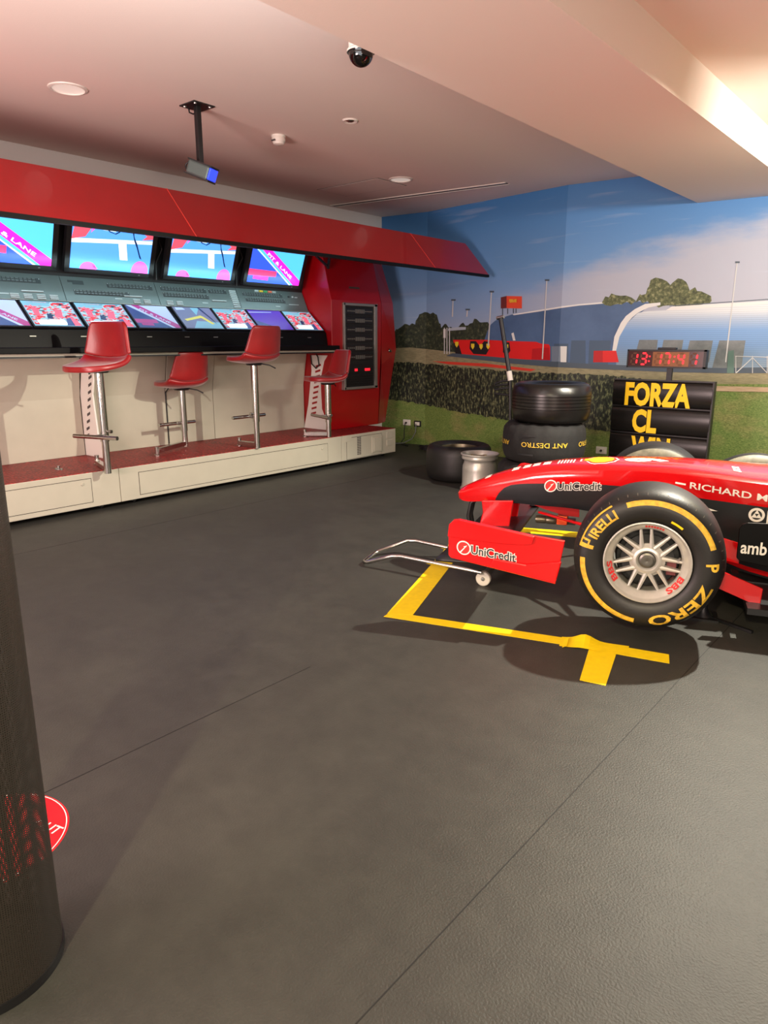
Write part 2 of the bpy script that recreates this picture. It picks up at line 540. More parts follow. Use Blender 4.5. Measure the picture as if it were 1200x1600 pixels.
# outlines printed on the photo mural: distance along the wall, height
MURAL = [
 ('tree', [(0.035,1.132),(0.055,1.301),(0.157,1.468),(0.258,1.534),(0.358,1.565),(0.437,1.548),(0.514,1.588),(0.581,1.707),(0.667,1.722),(0.756,1.68),(0.848,1.709),(0.896,1.621),(0.966,1.541),(1.055,1.556),(1.134,1.523),(1.253,1.537),(1.338,1.559),(1.453,1.572),(1.524,1.608),(1.627,1.576),(1.728,1.574),(1.769,1.529),(1.771,1.271),(1.521,1.185),(0.976,1.177)]),
 ('sand', [(0.014,1.259),(0.439,1.278),(0.974,1.241),(1.725,1.188),(2.958,1.098),(3.371,1.066),(4.418,1.064),(8.705,1.193),(8.732,1.069),(4.372,0.953),(3.379,0.974),(2.894,0.987),(2.029,1.002),(0.817,1.045),(0.014,1.029)]),
 ('sky_low', [(1.079,1.516),(1.253,1.529),(1.382,1.528),(1.383,1.497),(1.08,1.485)]),
 ('hangar_dark', [(1.691,1.27),(1.687,1.375),(1.723,1.464),(1.778,1.551),(1.845,1.594),(1.93,1.621),(2.097,1.659),(2.506,1.689),(2.777,1.714),(2.951,1.729),(3.319,1.751),(3.512,1.758),(3.702,1.734),(3.586,1.631),(3.498,1.538),(3.443,1.411),(3.408,1.282),(3.395,1.106),(2.958,1.098),(1.695,1.188)]),
 ('white', [(2.097,1.659),(2.505,1.699),(2.95,1.742),(3.318,1.761),(3.511,1.764),(3.513,1.749),(3.32,1.745),(2.951,1.726),(2.506,1.682),(2.116,1.648)]),
 ('tree2', [(3.187,1.749),(3.224,1.792),(3.288,1.822),(3.328,1.808),(3.378,1.825),(3.432,1.798),(3.498,1.777),(3.526,1.745),(3.321,1.726)]),
 ('tree2', [(3.537,1.757),(3.559,1.806),(3.596,1.811),(3.632,1.829),(3.65,1.901),(3.67,1.962),(3.718,1.972),(3.767,1.963),(3.829,1.948),(3.858,1.893),(3.867,1.923),(3.913,1.951),(3.959,1.954),(3.999,1.911),(4.04,1.85),(4.085,1.86),(4.148,1.81),(4.206,1.797),(4.252,1.736),(4.239,1.701),(3.829,1.688)]),
 ('hangar_blue', [(3.388,1.106),(3.374,1.269),(3.398,1.405),(3.466,1.539),(3.566,1.638),(3.665,1.655),(3.951,1.663),(4.353,1.683),(4.731,1.702),(8.557,1.87),(8.704,1.197),(4.417,1.077),(3.39,1.08)]),
 ('white', [(3.889,1.692),(4.181,1.703),(4.729,1.722),(8.552,1.894),(8.558,1.867),(4.732,1.694),(4.185,1.67),(3.831,1.657)]),
 ('rail', [(3.864,1.702),(4.727,1.739),(8.549,1.909),(8.55,1.901),(4.727,1.732),(3.864,1.695)]),
 ('white', [(3.336,1.184),(3.336,1.269),(3.346,1.405),(3.401,1.542),(3.447,1.609),(3.531,1.676),(3.628,1.724),(3.776,1.735),(3.778,1.709),(3.663,1.688),(3.566,1.64),(3.512,1.595),(3.466,1.539),(3.398,1.405),(3.376,1.269),(3.377,1.171)]),
 ('door', [(3.601,1.373),(3.783,1.373),(3.78,1.19),(3.565,1.187)]),
 ('door', [(3.839,1.372),(4.026,1.372),(4.013,1.193),(3.818,1.19)]),
 ('door', [(4.086,1.366),(4.296,1.366),(4.282,1.159),(4.059,1.156)]),
 ('door', [(4.353,1.366),(4.581,1.366),(4.572,1.092),(4.312,1.086)]),
 ('door_dark', [(2.891,1.367),(3.044,1.367),(3.062,1.113),(2.886,1.11)]),
 ('door_dark', [(3.086,1.367),(3.315,1.366),(3.301,1.118),(3.09,1.114)]),
 ('door_dark', [(2.691,1.333),(2.858,1.333),(2.871,1.124),(2.687,1.134)]),
 ('truck_red', [(1.171,1.376),(1.717,1.375),(2.104,1.36),(2.449,1.353),(2.52,1.332),(2.624,1.326),(2.642,1.298),(2.652,1.154),(2.115,1.158),(1.52,1.193),(1.265,1.189)]),
 ('truck_dark', [(1.195,1.337),(1.259,1.352),(1.33,1.198),(1.221,1.196)]),
 ('truck_dark', [(1.461,1.36),(1.555,1.36),(1.619,1.3),(1.687,1.36),(1.758,1.353),(1.771,1.271),(1.724,1.203),(1.52,1.208),(1.454,1.269)]),
 ('truck_dark', [(1.982,1.345),(2.068,1.346),(2.091,1.252),(2.038,1.193),(1.978,1.236)]),
 ('shield', [(1.209,1.352),(1.266,1.352),(1.267,1.314),(1.24,1.282),(1.211,1.313)]),
 ('shield', [(1.477,1.33),(1.531,1.33),(1.533,1.292),(1.507,1.261),(1.479,1.292)]),
 ('shield', [(1.612,1.326),(1.664,1.326),(1.666,1.289),(1.641,1.259),(1.613,1.289)]),
 ('shield', [(1.723,1.33),(1.774,1.33),(1.776,1.293),(1.752,1.263),(1.724,1.293)]),
 ('shield', [(2.006,1.324),(2.056,1.324),(2.057,1.288),(2.034,1.259),(2.008,1.287)]),
 ('truck_red2', [(2.401,1.276),(2.626,1.291),(2.652,1.154),(2.399,1.156)]),
 ('grey', [(2.659,1.305),(2.773,1.306),(2.783,1.143),(2.67,1.14)]),
 ('white', [(2.773,1.306),(2.845,1.306),(2.849,1.137),(2.784,1.136)]),
 ('truck_red', [(3.141,1.261),(3.376,1.263),(3.412,1.146),(3.143,1.141)]),
 ('truck_red2', [(3.141,1.261),(3.236,1.262),(3.245,1.143),(3.143,1.141)]),
 ('box_dark', [(1.918,1.853),(2.003,1.864),(2.01,1.729),(1.925,1.728)]),
 ('box_red', [(2.003,1.864),(2.224,1.85),(2.231,1.718),(2.01,1.729)]),
 ('rail', [(1.944,1.728),(1.958,1.727),(1.962,1.656),(1.948,1.649)]),
 ('rail', [(2.019,1.725),(2.033,1.725),(2.036,1.668),(2.023,1.661)]),
 ('rail', [(2.103,1.723),(2.117,1.722),(2.12,1.673),(2.106,1.666)]),
 ('rail', [(2.14,1.721),(2.154,1.721),(2.157,1.672),(2.143,1.672)]),
 ('white', [(2.095,1.446),(2.127,1.457),(2.16,1.367),(2.123,1.367)]),
 ('rail', [(1.055,1.178),(1.177,1.212),(2.115,1.165),(2.653,1.143),(3.165,1.122),(3.881,1.109),(4.413,1.107),(4.797,1.121),(8.693,1.245),(8.704,1.197),(4.803,1.068),(4.419,1.058),(3.885,1.058),(3.168,1.072),(2.657,1.085),(2.118,1.107)]),
 ('curb', [(0.816,1.106),(1.091,1.107),(1.729,1.098),(2.468,1.051),(2.398,1.028),(1.731,1.06),(1.092,1.076)]),
 ('pole', [(2.547,2.003),(2.56,2.002),(2.557,1.166),(2.54,1.166)]),
 ('rail', [(2.527,2.014),(2.586,2.01),(2.587,1.993),(2.528,1.997)]),
 ('pole', [(1.768,1.921),(1.783,1.92),(1.765,1.308),(1.745,1.308)]),
 ('rail', [(1.746,1.933),(1.814,1.929),(1.815,1.911),(1.746,1.915)]),
 ('pole', [(4.429,2.076),(4.438,2.075),(4.436,1.162),(4.425,1.162)]),
 ('rail', [(4.416,2.085),(4.454,2.083),(4.456,2.068),(4.417,2.07)]),
 ('pole', [(1.153,1.853),(1.17,1.852),(1.168,1.654),(1.146,1.654)]),
 ('rail', [(1.129,1.865),(1.205,1.862),(1.205,1.843),(1.129,1.846)]),
 ('pole', [(1.397,1.731),(1.414,1.73),(1.409,1.648),(1.388,1.648)]),
 ('rail', [(1.374,1.743),(1.447,1.74),(1.447,1.722),(1.374,1.724)]),
 ('pole', [(1.015,1.525),(1.031,1.525),(1.04,1.202),(1.024,1.202)]),
 ('pole', [(1.06,1.524),(1.075,1.524),(1.085,1.202),(1.069,1.202)]),
 ('pole', [(1.104,1.524),(1.12,1.524),(1.129,1.203),(1.114,1.203)]),
 ('white', [(1.006,1.509),(1.046,1.509),(1.049,1.399),(1.009,1.399)]),
 ('hedge', [(-0.007,1.08),(0.441,1.087),(0.667,1.074),(1.093,1.052),(1.63,1.035),(2.028,1.017),(2.488,1.017),(2.963,1.017),(3.389,1.007),(3.64,0.981),(3.77,0.953),(3.644,0.929),(3.569,0.662),(3.454,0.426),(3.214,0.43),(2.855,0.456),(2.433,0.458),(2.057,0.457),(1.388,0.483),(0.675,0.541),(0.077,0.599),(-0.178,0.624)]),
 ('tan', [(3.643,0.949),(4.374,0.934),(4.818,0.937),(8.726,1.093),(8.737,1.045),(4.823,0.893),(4.379,0.885),(3.711,0.892)]),
 ('post_green', [(4.442,1.264),(4.491,1.277),(4.514,1.061),(4.452,1.059)]),
 ('pole', [(4.511,1.223),(4.516,1.223),(4.534,1.061),(4.528,1.061)]),
 ('pole', [(4.654,1.225),(4.659,1.225),(4.677,1.065),(4.671,1.064)]),
 ('pole', [(4.777,1.226),(4.783,1.226),(4.801,1.067),(4.795,1.067)]),
 ('pole', [(4.508,1.223),(4.84,1.215),(4.84,1.209),(4.509,1.217)]),
 ('pole', [(4.53,1.067),(4.658,1.213),(4.663,1.207),(4.537,1.061)]),
 ('pole', [(4.658,1.213),(4.797,1.073),(4.792,1.07),(4.656,1.207)])]

# ------------------------------------------------------------------ the room
H = 2.93
floor = MB().box((-6.6, -4.5, -0.1), (3.2, 8.4, 0)).build('floor', 'floor')
tag(floor, kind='structure')
for xs, ye in ((-0.79, 7.2), (-2.04, 1.92), (-4.70, 7.2)):
    MB().box((xs - 0.0016, -4.4, 0), (xs + 0.0016, ye, 0.0006)).build('seam', 'black_matte', floor)
tag(MB().box((-6.6, -3.0, H), (-2.2, 8.2, H + 0.08)).build('ceiling', 'ceiling'), kind='structure')
tag(MB().box((-1.6, -3.0, 2.885), (3.2, 8.4, H + 0.12)).build('ceiling_right', 'ceiling'), kind='structure')
tag(MB().box((-2.365, -3.0, 2.632), (-1.512, 8.1, H + 0.1)).build('beam', 'beam'), kind='structure')
tag(MB().box((-6.5, -3.0, 0), (-6.36, 7.6, H)).build('wall_left', 'wall'), kind='structure')

# back wall: three straight lengths papered with one photograph
WP = [Vector((-6.36, 7.47)), Vector((-5.677, 7.555)), Vector((-3.632, 7.244)), Vector((2.5, 7.954))]
WS = [0.0]
for a_, b_ in zip(WP, WP[1:]):
    WS.append(WS[-1] + (b_ - a_).length)
WD = [(b_ - a_).normalized() for a_, b_ in zip(WP, WP[1:])]


def wall_pt(s_, z, off=0.0):
    i = 0
    while i < 2 and s_ > WS[i + 1]:
        i += 1
    p = WP[i] + WD[i] * (s_ - WS[i])
    n_ = Vector((WD[i].y, -WD[i].x))
    p = p + n_ * off
    return Vector((p.x, p.y, z))


def mural_mat(name, base, fn=None):
    q = N(name)
    q.b.inputs['Roughness'].default_value = 0.55
    if fn is None:
        q.b.inputs['Base Color'].default_value = lin(base)
    else:
        fn(q)
    return q.m


def ramp(q, fac, stops):
    r = q.n('ShaderNodeValToRGB')
    el = r.color_ramp.elements
    while len(el) < len(stops):
        el.new(0.5)
    for e, (p, c) in zip(el, stops):
        e.position = p; e.color = lin(c)
    q.l(fac, r.inputs[0])
    return r.outputs[0]


def sky_fn(q):
    tc = q.n('ShaderNodeTexCoord')
    sp = q.n('ShaderNodeSeparateXYZ'); q.l(tc.outputs['Object'], sp.inputs[0])
    mz = q.n('ShaderNodeMapRange', i_1=1.2, i_2=2.95, i_3=0.0, i_4=1.0); q.l(sp.outputs[2], mz.inputs[0])
    blue = ramp(q, mz.outputs[0], [(0.0, (164, 180, 202)), (0.3, (136, 166, 204)), (0.55, (104, 152, 202)), (1.0, (62, 128, 192))])
    # a bank of pale cloud rising to the right, its edge broken by noise
    mp = q.n('ShaderNodeMapping'); mp.inputs['Scale'].default_value = (0.8, 0.8, 3.0)
    q.l(tc.outputs['Object'], mp.inputs[0])
    nz = q.n('ShaderNodeTexNoise', i_Scale=1.7, i_Detail=7.0, i_Roughness=0.6); q.l(mp.outputs[0], nz.inputs['Vector'])
    mx_ = q.n('ShaderNodeMath', operation='MULTIPLY_ADD'); mx_.inputs[1].default_value = 0.24; mx_.inputs[2].default_value = 0.24 * 3.55 + 2.16
    q.l(sp.outputs[0], mx_.inputs[0])          # height of the bank's upper edge
    df = q.n('ShaderNodeMath', operation='SUBTRACT'); q.l(mx_.outputs[0], df.inputs[0]); q.l(sp.outputs[2], df.inputs[1])
    ad = q.n('ShaderNodeMath', operation='MULTIPLY_ADD'); ad.inputs[1].default_value = 0.5; ad.inputs[2].default_value = -0.25
    q.l(nz.outputs['Fac'], ad.inputs[0])
    sm = q.n('ShaderNodeMath', operation='ADD'); q.l(df.outputs[0], sm.inputs[0]); q.l(ad.outputs[0], sm.inputs[1])
    mk = q.n('ShaderNodeMapRange', i_1=-0.03, i_2=0.30, i_3=0.0, i_4=0.9, interpolation_type='SMOOTHSTEP'); q.l(sm.outputs[0], mk.inputs[0])
    xl = q.n('ShaderNodeMapRange', i_1=-4.6, i_2=-3.2, i_3=0.25, i_4=1.0); q.l(sp.outputs[0], xl.inputs[0])
    mm = q.n('ShaderNodeMath', operation='MULTIPLY'); q.l(mk.outputs[0], mm.inputs[0]); q.l(xl.outputs[0], mm.inputs[1])
    mix = q.n('ShaderNodeMix', data_type='RGBA'); q.l(mm.outputs[0], mix.inputs[0]); q.l(blue, mix.inputs[6])
    mix.inputs[7].default_value = lin((182, 184, 194))
    # thin streaks of high cloud
    mp2 = q.n('ShaderNodeMapping'); mp2.inputs['Scale'].default_value = (1.0, 1.0, 14.0); q.l(tc.outputs['Object'], mp2.inputs[0])
    n2 = q.n('ShaderNodeTexNoise', i_Scale=1.1, i_Detail=4.0); q.l(mp2.outputs[0], n2.inputs['Vector'])
    k2 = q.n('ShaderNodeMapRange', i_1=0.6, i_2=0.78, i_3=0.0, i_4=0.3); q.l(n2.outputs['Fac'], k2.inputs[0])
    m2 = q.n('ShaderNodeMix', data_type='RGBA'); q.l(k2.outputs[0], m2.inputs[0]); q.l(mix.outputs[2], m2.inputs[6])
    m2.inputs[7].default_value = lin((190, 200, 214))
    q.l(m2.outputs[2], q.b.inputs['Base Color'])


def noisy(stops, scale, sz=1.0, lo=0.3, hi=0.7, detail=6.0, tex='ShaderNodeTexNoise'):
    def fn(q):
        tc = q.n('ShaderNodeTexCoord')
        mp = q.n('ShaderNodeMapping'); mp.inputs['Scale'].default_value = (1, 1, sz); q.l(tc.outputs['Object'], mp.inputs[0])
        nz = q.n(tex, i_Scale=scale)
        if tex == 'ShaderNodeTexNoise':
            nz.inputs['Detail'].default_value = detail
            nz.inputs['Roughness'].default_value = 0.65
        q.l(mp.outputs[0], nz.inputs['Vector'])
        mr_ = q.n('ShaderNodeMapRange', i_1=lo, i_2=hi); q.l(nz.outputs['Fac' if tex == 'ShaderNodeTexNoise' else 'Distance'], mr_.inputs[0])
        q.l(ramp(q, mr_.outputs[0], stops), q.b.inputs['Base Color'])
    return fn


def ribbed(q):
    tc = q.n('ShaderNodeTexCoord'); sp = q.n('ShaderNodeSeparateXYZ'); q.l(tc.outputs['Object'], sp.inputs[0])
    mz = q.n('ShaderNodeMapRange', i_1=1.15, i_2=1.85, i_3=0.0, i_4=1.0); q.l(sp.outputs[2], mz.inputs[0])
    c = ramp(q, mz.outputs[0], [(0.0, (128, 152, 172)), (0.25, (116, 154, 198)), (0.45, (124, 164, 212)), (0.60, (172, 190, 212)), (0.70, (214, 220, 224))])
    mu = q.n('ShaderNodeMath', operation='MULTIPLY'); mu.inputs[1].default_value = 330.0; q.l(sp.outputs[2], mu.inputs[0])
    si = q.n('ShaderNodeMath', operation='SINE'); q.l(mu.outputs[0], si.inputs[0])
    mr_ = q.n('ShaderNodeMapRange', i_1=-1.0, i_2=1.0, i_3=0.9, i_4=1.06); q.l(si.outputs[0], mr_.inputs[0])
    mx_ = q.n('ShaderNodeMix', data_type='RGBA', blend_type='MULTIPLY'); mx_.inputs[0].default_value = 1.0
    q.l(c, mx_.inputs[6]); q.l(mr_.outputs[0], mx_.inputs[7]); q.l(mx_.outputs[2], q.b.inputs['Base Color'])


def grass_fn(q):
    tc = q.n('ShaderNodeTexCoord')
    mp = q.n('ShaderNodeMapping'); mp.inputs['Scale'].default_value = (1, 1, 2.2); q.l(tc.outputs['Object'], mp.inputs[0])
    nz = q.n('ShaderNodeTexNoise', i_Scale=55.0, i_Detail=6.0, i_Roughness=0.7); q.l(mp.outputs[0], nz.inputs['Vector'])
    n2 = q.n('ShaderNodeTexNoise', i_Scale=3.0, i_Detail=4.0); q.l(mp.outputs[0], n2.inputs['Vector'])
    mr_ = q.n('ShaderNodeMapRange', i_1=0.3, i_2=0.72); q.l(nz.outputs['Fac'], mr_.inputs[0])
    a = ramp(q, mr_.outputs[0], [(0.0, (70, 92, 40)), (0.5, (112, 138, 66)), (1.0, (160, 170, 100))])
    b = ramp(q, mr_.outputs[0], [(0.0, (104, 100, 58)), (0.5, (148, 144, 88)), (1.0, (190, 182, 126))])
    k = q.n('ShaderNodeMapRange', i_1=0.48, i_2=0.66, i_3=0.0, i_4=0.7); q.l(n2.outputs['Fac'], k.inputs[0])
    mx_ = q.n('ShaderNodeMix', data_type='RGBA'); q.l(k.outputs[0], mx_.inputs[0]); q.l(a, mx_.inputs[6]); q.l(b, mx_.inputs[7])
    q.l(mx_.outputs[2], q.b.inputs['Base Color'])


MU = {
    'sky': mural_mat('printed sky', None, sky_fn),
    'grass': mural_mat('printed grass', None, grass_fn),
    'tree': mural_mat('printed tree line', None, noisy([(0.0, (20, 28, 26)), (0.6, (52, 62, 44)), (1.0, (104, 108, 80))], 26.0)),
    'tree2': mural_mat('printed tree crowns', None, noisy([(0.0, (34, 44, 26)), (0.55, (92, 100, 62)), (1.0, (160, 160, 116))], 30.0)),
    'hedge': mural_mat('printed hedge', None, noisy([(0.0, (12, 16, 15)), (0.45, (44, 52, 38)), (1.0, (150, 154, 108))], 42.0, 0.45, 0.38, 0.68, 9.0)),
    'sand': mural_mat('printed verge', None, noisy([(0.0, (124, 120, 90)), (1.0, (164, 156, 120))], 14.0, 5.0)),
    'tan': mural_mat('printed track', None, noisy([(0.0, (176, 148, 116)), (1.0, (206, 180, 150))], 10.0, 6.0)),
    'sky_low': mural_mat('printed horizon', (176, 186, 196)),
    'hangar_dark': mural_mat('printed dark roof', None, noisy([(0.0, (66, 92, 128)), (1.0, (84, 112, 150))], 2.0)),
    'hangar_blue': mural_mat('printed ribbed roof', None, ribbed),
    'white': mural_mat('printed white', (226, 226, 222)),
    'door': mural_mat('printed bay', None, noisy([(0.0, (96, 104, 106)), (1.0, (132, 138, 138))], 6.0)),
    'door_dark': mural_mat('printed dark bay', (70, 92, 116)),
    'truck_red': mural_mat('printed red', (222, 30, 28)),
    'truck_red2': mural_mat('printed deep red', (186, 16, 22)),
    'truck_dark': mural_mat('printed black', (26, 24, 26)),
    'shield': mural_mat('printed shield yellow', (236, 206, 50)),
    'grey': mural_mat('printed grey', (116, 130, 146)),
    'box_dark': mural_mat('printed maroon', (104, 38, 34)),
    'box_red': mural_mat('printed orange red', (226, 76, 44)),
    'rail': mural_mat('printed guard rail', (74, 88, 100)),
    'curb': mural_mat('printed kerb', (212, 64, 46)),
    'pole': mural_mat('printed pole', (206, 208, 206)),
    'post_green': mural_mat('printed green post', (92, 122, 112)),
}
mb = MB()
for i in range(3):
    a_, b_ = WP[i], WP[i + 1]
    n_ = Vector((WD[i].y, -WD[i].x)) * -0.12
    q_ = [a_, b_, b_ + n_, a_ + n_]
    mb.add([(p.x, p.y, 0) for p in q_] + [(p.x, p.y, H) for p in q_], [(0, 3, 2, 1), (4, 5, 6, 7), (0, 1, 5, 4), (1, 2, 6, 5), (2, 3, 7, 6), (3, 0, 4, 7)])
wall_back = tag(mb.build('wall_back', 'wall'), kind='structure')


def clip(poly, lim, keep_ge):
    out = []
    for k in range(len(poly)):
        p, q2 = poly[k - 1], poly[k]
        ip = (p[0] >= lim) if keep_ge else (p[0] <= lim)
        iq = (q2[0] >= lim) if keep_ge else (q2[0] <= lim)
        if ip != iq:
            t = (lim - p[0]) / (q2[0] - p[0])
            out.append((lim, p[1] + (q2[1] - p[1]) * t))
        if iq:
            out.append(q2)
    return out


names = list(MU)
mb = MB()
lay = [0]


def mural(mname, pts):
    lay[0] += 1
    off = 0.001 + 0.00012 * lay[0]
    mi = names.index(mname)
    pts = [(max(0.0, p[0]), min(H, max(0.0, p[1]))) for p in pts]
    for i in range(3):
        lo, hi = WS[i], WS[i + 1]
        p = clip(clip(pts, lo, True), hi, False)
        if len(p) < 3:
            continue
        n_ = Vector((WD[i].y, -WD[i].x))

        def fn(s_, z):
            w = WP[i] + WD[i] * (s_ - WS[i]) + n_ * off
            return (w.x, w.y, z)
        mb.poly(p, fn, mi)


rnd = random.Random(3)


def leafy(pts, amp, step):
    """roughen an outline the way foliage ends"""
    out = []
    for k in range(len(pts)):
        a, b = pts[k], pts[(k + 1) % len(pts)]
        L = math.hypot(b[0] - a[0], b[1] - a[1])
        m_ = max(1, int(L / step))
        for j in range(m_):
            t = j / m_
            out.append((a[0] + (b[0] - a[0]) * t + rnd.uniform(-amp, amp) * 0.5, a[1] + (b[1] - a[1]) * t + rnd.uniform(-amp, amp)))
    return out


mural('sky', [(0, 1.0), (8.9, 1.0), (8.9, H), (0, H)])
mural('grass', [(0, 0), (8.9, 0), (8.9, 1.25), (0, 1.25)])
for mname, pts in MURAL:
    if mname in ('tree', 'tree2'):
        pts = leafy(pts, 0.022, 0.035)
    if mname == 'hedge':
        pts = leafy(pts, 0.012, 0.03)
    mural(mname, pts)
# yellow lettering on the red box beyond the hangar
word(mb, 'FERRARI', lambda x, y: wall_pt(2.117 + x, 1.806 + y, 0.03), 0.035, 0.105, names.index('shield'), bold=0.03)
mp_ = mb.build('photo_mural', [MU[n] for n in names], fix=False)
tag(mp_, 'wall-wide photo mural of blue sky, hangars, hedge and grass on the back wall', 'mural')


# ------------------------------------------------------------------ things on the ceiling
M['reflector'] = mat('downlight reflector', (240, 234, 222), 0.4, 0.0, emit=0.35)


def ceil_disc(name, label, cat, x, y, z, r, group=None, lamp=True):
    t = thing(name, label, cat, (x, y, z), 0, group)
    MB().lathe([(r * 0.82, -0.002), (r * 0.86, -0.010), (r, -0.006), (r * 1.02, 0.0)], seg=40).build('trim_ring', 'white_plastic', t, smooth=50)
    MB().lathe([(r * 0.84, -0.004), (r * 0.78, -0.003), (r * 0.55, -0.0015), (0.001, -0.001)], seg=40).build('reflector', 'reflector', t, smooth=60)
    return t


ceil_disc('ceiling_downlight', 'white recessed downlight left of the hanging projector', 'ceiling light', -4.779, 2.52, H, 0.118, 'recessed ceiling downlights')
ceil_disc('ceiling_downlight', 'white recessed downlight nearest the corner, before the slot grille', 'ceiling light', -4.789, 5.916, H, 0.118, 'recessed ceiling downlights')
ceil_disc('ceiling_downlight', 'recessed downlight at the top edge, half hidden by the beam above the dome camera', 'ceiling light', -2.60, 2.50, H, 0.17, 'recessed ceiling downlights')
ceil_disc('ceiling_downlight', 'recessed downlight cut off by the beam near the mural', 'ceiling light', -2.66, 6.02, H, 0.14, 'recessed ceiling downlights')
t = thing('spot_downlight', 'tiny round ceiling spot right of the smoke detector', 'ceiling light', (-3.86, 4.177, H))
MB().lathe([(0.03, -0.004), (0.052, -0.010), (0.06, 0.0)], seg=28).build('trim_ring', 'white_plastic', t, smooth=50)
MB().lathe([(0.001, -0.012), (0.02, -0.010), (0.031, -0.002)], seg=20).build('lens', 'steel', t, smooth=50)

t = thing('smoke_detector', 'white round smoke detector on the pink-lit ceiling', 'smoke detector', (-4.56, 4.103, H))
MB().lathe([(0.056, 0), (0.056, -0.014), (0.050, -0.018)], seg=32).build('base', 'white_plastic', t, smooth=40)
MB().lathe([(0.050, -0.016), (0.054, -0.026), (0.053, -0.042), (0.045, -0.050), (0.043, -0.062), (0.030, -0.068), (0.001, -0.069)], seg=32).build('chamber', 'white_plastic', t, smooth=40)
MB().box((-0.02, -0.060, -0.046), (0.02, -0.045, -0.036)).build('slot', 'vent', t)

t = thing('dome_camera', 'black domed security camera hanging under the beam edge', 'security camera', (-2.80, 3.12, H))
MB().lathe([(0.062, 0), (0.066, -0.02), (0.066, -0.07), (0.075, -0.078), (0.075, -0.088)], seg=36).build('housing', 'white_plastic', t, smooth=40)
MB().lathe([(0.068, -0.086)] + [(0.066 * cos(a * pi / 20), -0.09 - 0.066 * sin(a * pi / 20)) for a in range(0, 11)], seg=36).build('dome', 'glass_dark', t, smooth=60)

# long slot diffuser in the ceiling
a_ = Vector((-6.30, 6.497, H)); b_ = Vector((-4.066, 6.757, H))
d_ = (b_ - a_).normalized(); sd_ = Vector((-d_.y, d_.x, 0))
t = thing('slot_grille', 'long narrow slot air diffuser in the ceiling before the mural', 'air vent', ((a_ + b_) / 2))
mb = MB()
for k in (-1, 1):
    mb.obox((a_ + b_) / 2 + sd_ * 0.045 * k + Vector((0, 0, -0.004)), (b_ - a_) / 2, sd_ * 0.012, Vector((0, 0, 0.004)))
mb.build('frame', 'white_plastic', t, world=True)
MB().obox((a_ + b_) / 2 + Vector((0, 0, -0.002)), (b_ - a_) / 2, sd_ * 0.034, Vector((0, 0, 0.0015))).build('slot', 'vent', t, world=True)
t = thing('access_hatch', 'flush square access panel in the ceiling beside the slot diffuser', 'ceiling panel', (-5.35, 5.95, H))
MB().box((-0.42, -0.22, -0.004), (0.42, 0.22, 0.0)).build('panel', 'ceiling', t)
MB().box((-0.43, -0.23, -0.002), (0.43, 0.23, 0.0)).build('frame', 'vent', t)

# hanging projector
t = thing('ceiling_projector', 'small grey projector with a blue lens hanging from a black ceiling pole', 'projector', (-4.435, 3.256, H))
MB().box((-0.085, -0.085, -0.008), (0.085, 0.085, 0)).build('ceiling_plate', 'black_soft', t)
for sx in (-1, 1):
    for sy in (-1, 1):
        MB().lathe([(0.012, -0.007), (0.010, -0.014), (0.001, -0.014)], (0.06 * sx, 0.06 * sy, 0), seg=10).build('bolt', 'steel', t, smooth=40)
MB().box((-0.018, -0.018, -0.37), (0.018, 0.018, -0.006)).build('pole', 'black_soft', t, bevel=0.003)
MB().tube([(-0.07, -0.02, -0.008), (-0.065, -0.02, -0.035), (-0.03, -0.015, -0.05), (-0.01, -0.012, -0.05)], 0.005, 8).build('conduit', 'black_soft', t, smooth=60)
rt_ = Vector((cos(YAW), sin(YAW), 0)); fw_ = Vector((-sin(YAW), cos(YAW), 0))
ax_ = (rt_ * 0.93 + Vector((0, 0, -0.38)) - fw_ * 0.25).normalized()      # optical axis
sd_ = ax_.cross(Vector((0, 0, 1))).normalized(); up_ = sd_.cross(ax_)
c_ = Vector((0.01, 0.0, -0.415))
M['projector_grey'] = mat('grey ribbed projector case', (92, 108, 106), 0.35, 0.5)
MB().obox(c_, ax_ * 0.085, sd_ * 0.06, up_ * 0.045).build('body', 'projector_grey', t, bevel=0.012)
mb = MB()
for k in (-1, 1):
    mb.obox(c_ + up_ * 0.047 * k, ax_ * 0.095, sd_ * 0.055, up_ * 0.005)
mb.build('mounting_bracket', 'black_soft', t)
MB().obox(c_ + ax_ * 0.088, ax_ * 0.006, sd_ * 0.052, up_ * 0.038).build('lens', 'lens_blue', t, bevel=0.004)
pts = []
for k in range(9):
    a = pi * k / 8
    pts.append(c_ - ax_ * (0.085 + 0.045 * sin(a)) + up_ * 0.03 * cos(a))
MB().tube(pts, 0.006, 8).build('cable', 'black_soft', t, smooth=60)

# ------------------------------------------------------------------ power sockets on the mural and their cables
def socket(label, s_, z, w, h, dark=False, twin=True):
    o_ = wall_pt(s_, z, 0.012)
    i = 0
    while i < 2 and s_ > WS[i + 1]:
        i += 1
    t = thing('power_socket', label, 'power socket', o_, atan2(WD[i].y, WD[i].x))
    MB().box((-w / 2, -0.006, -h / 2), (w / 2, 0.008, h / 2)).build('faceplate', 'black_soft' if dark else 'white_plastic', t, bevel=0.003)
    MB().box((-w * 0.32, -0.012, -h * 0.3), (w * 0.32, -0.004, h * 0.3)).build('socket_insert', 'white_plastic', t, bevel=0.002)
    MB().lathe([(0.013, 0), (0.013, 0.02), (0.006, 0.035)], (0, -0.01, -0.003), (0, -1, 0), 14).build('plug', 'black_soft' if not dark else 'white_plastic', t, smooth=50)
    return t


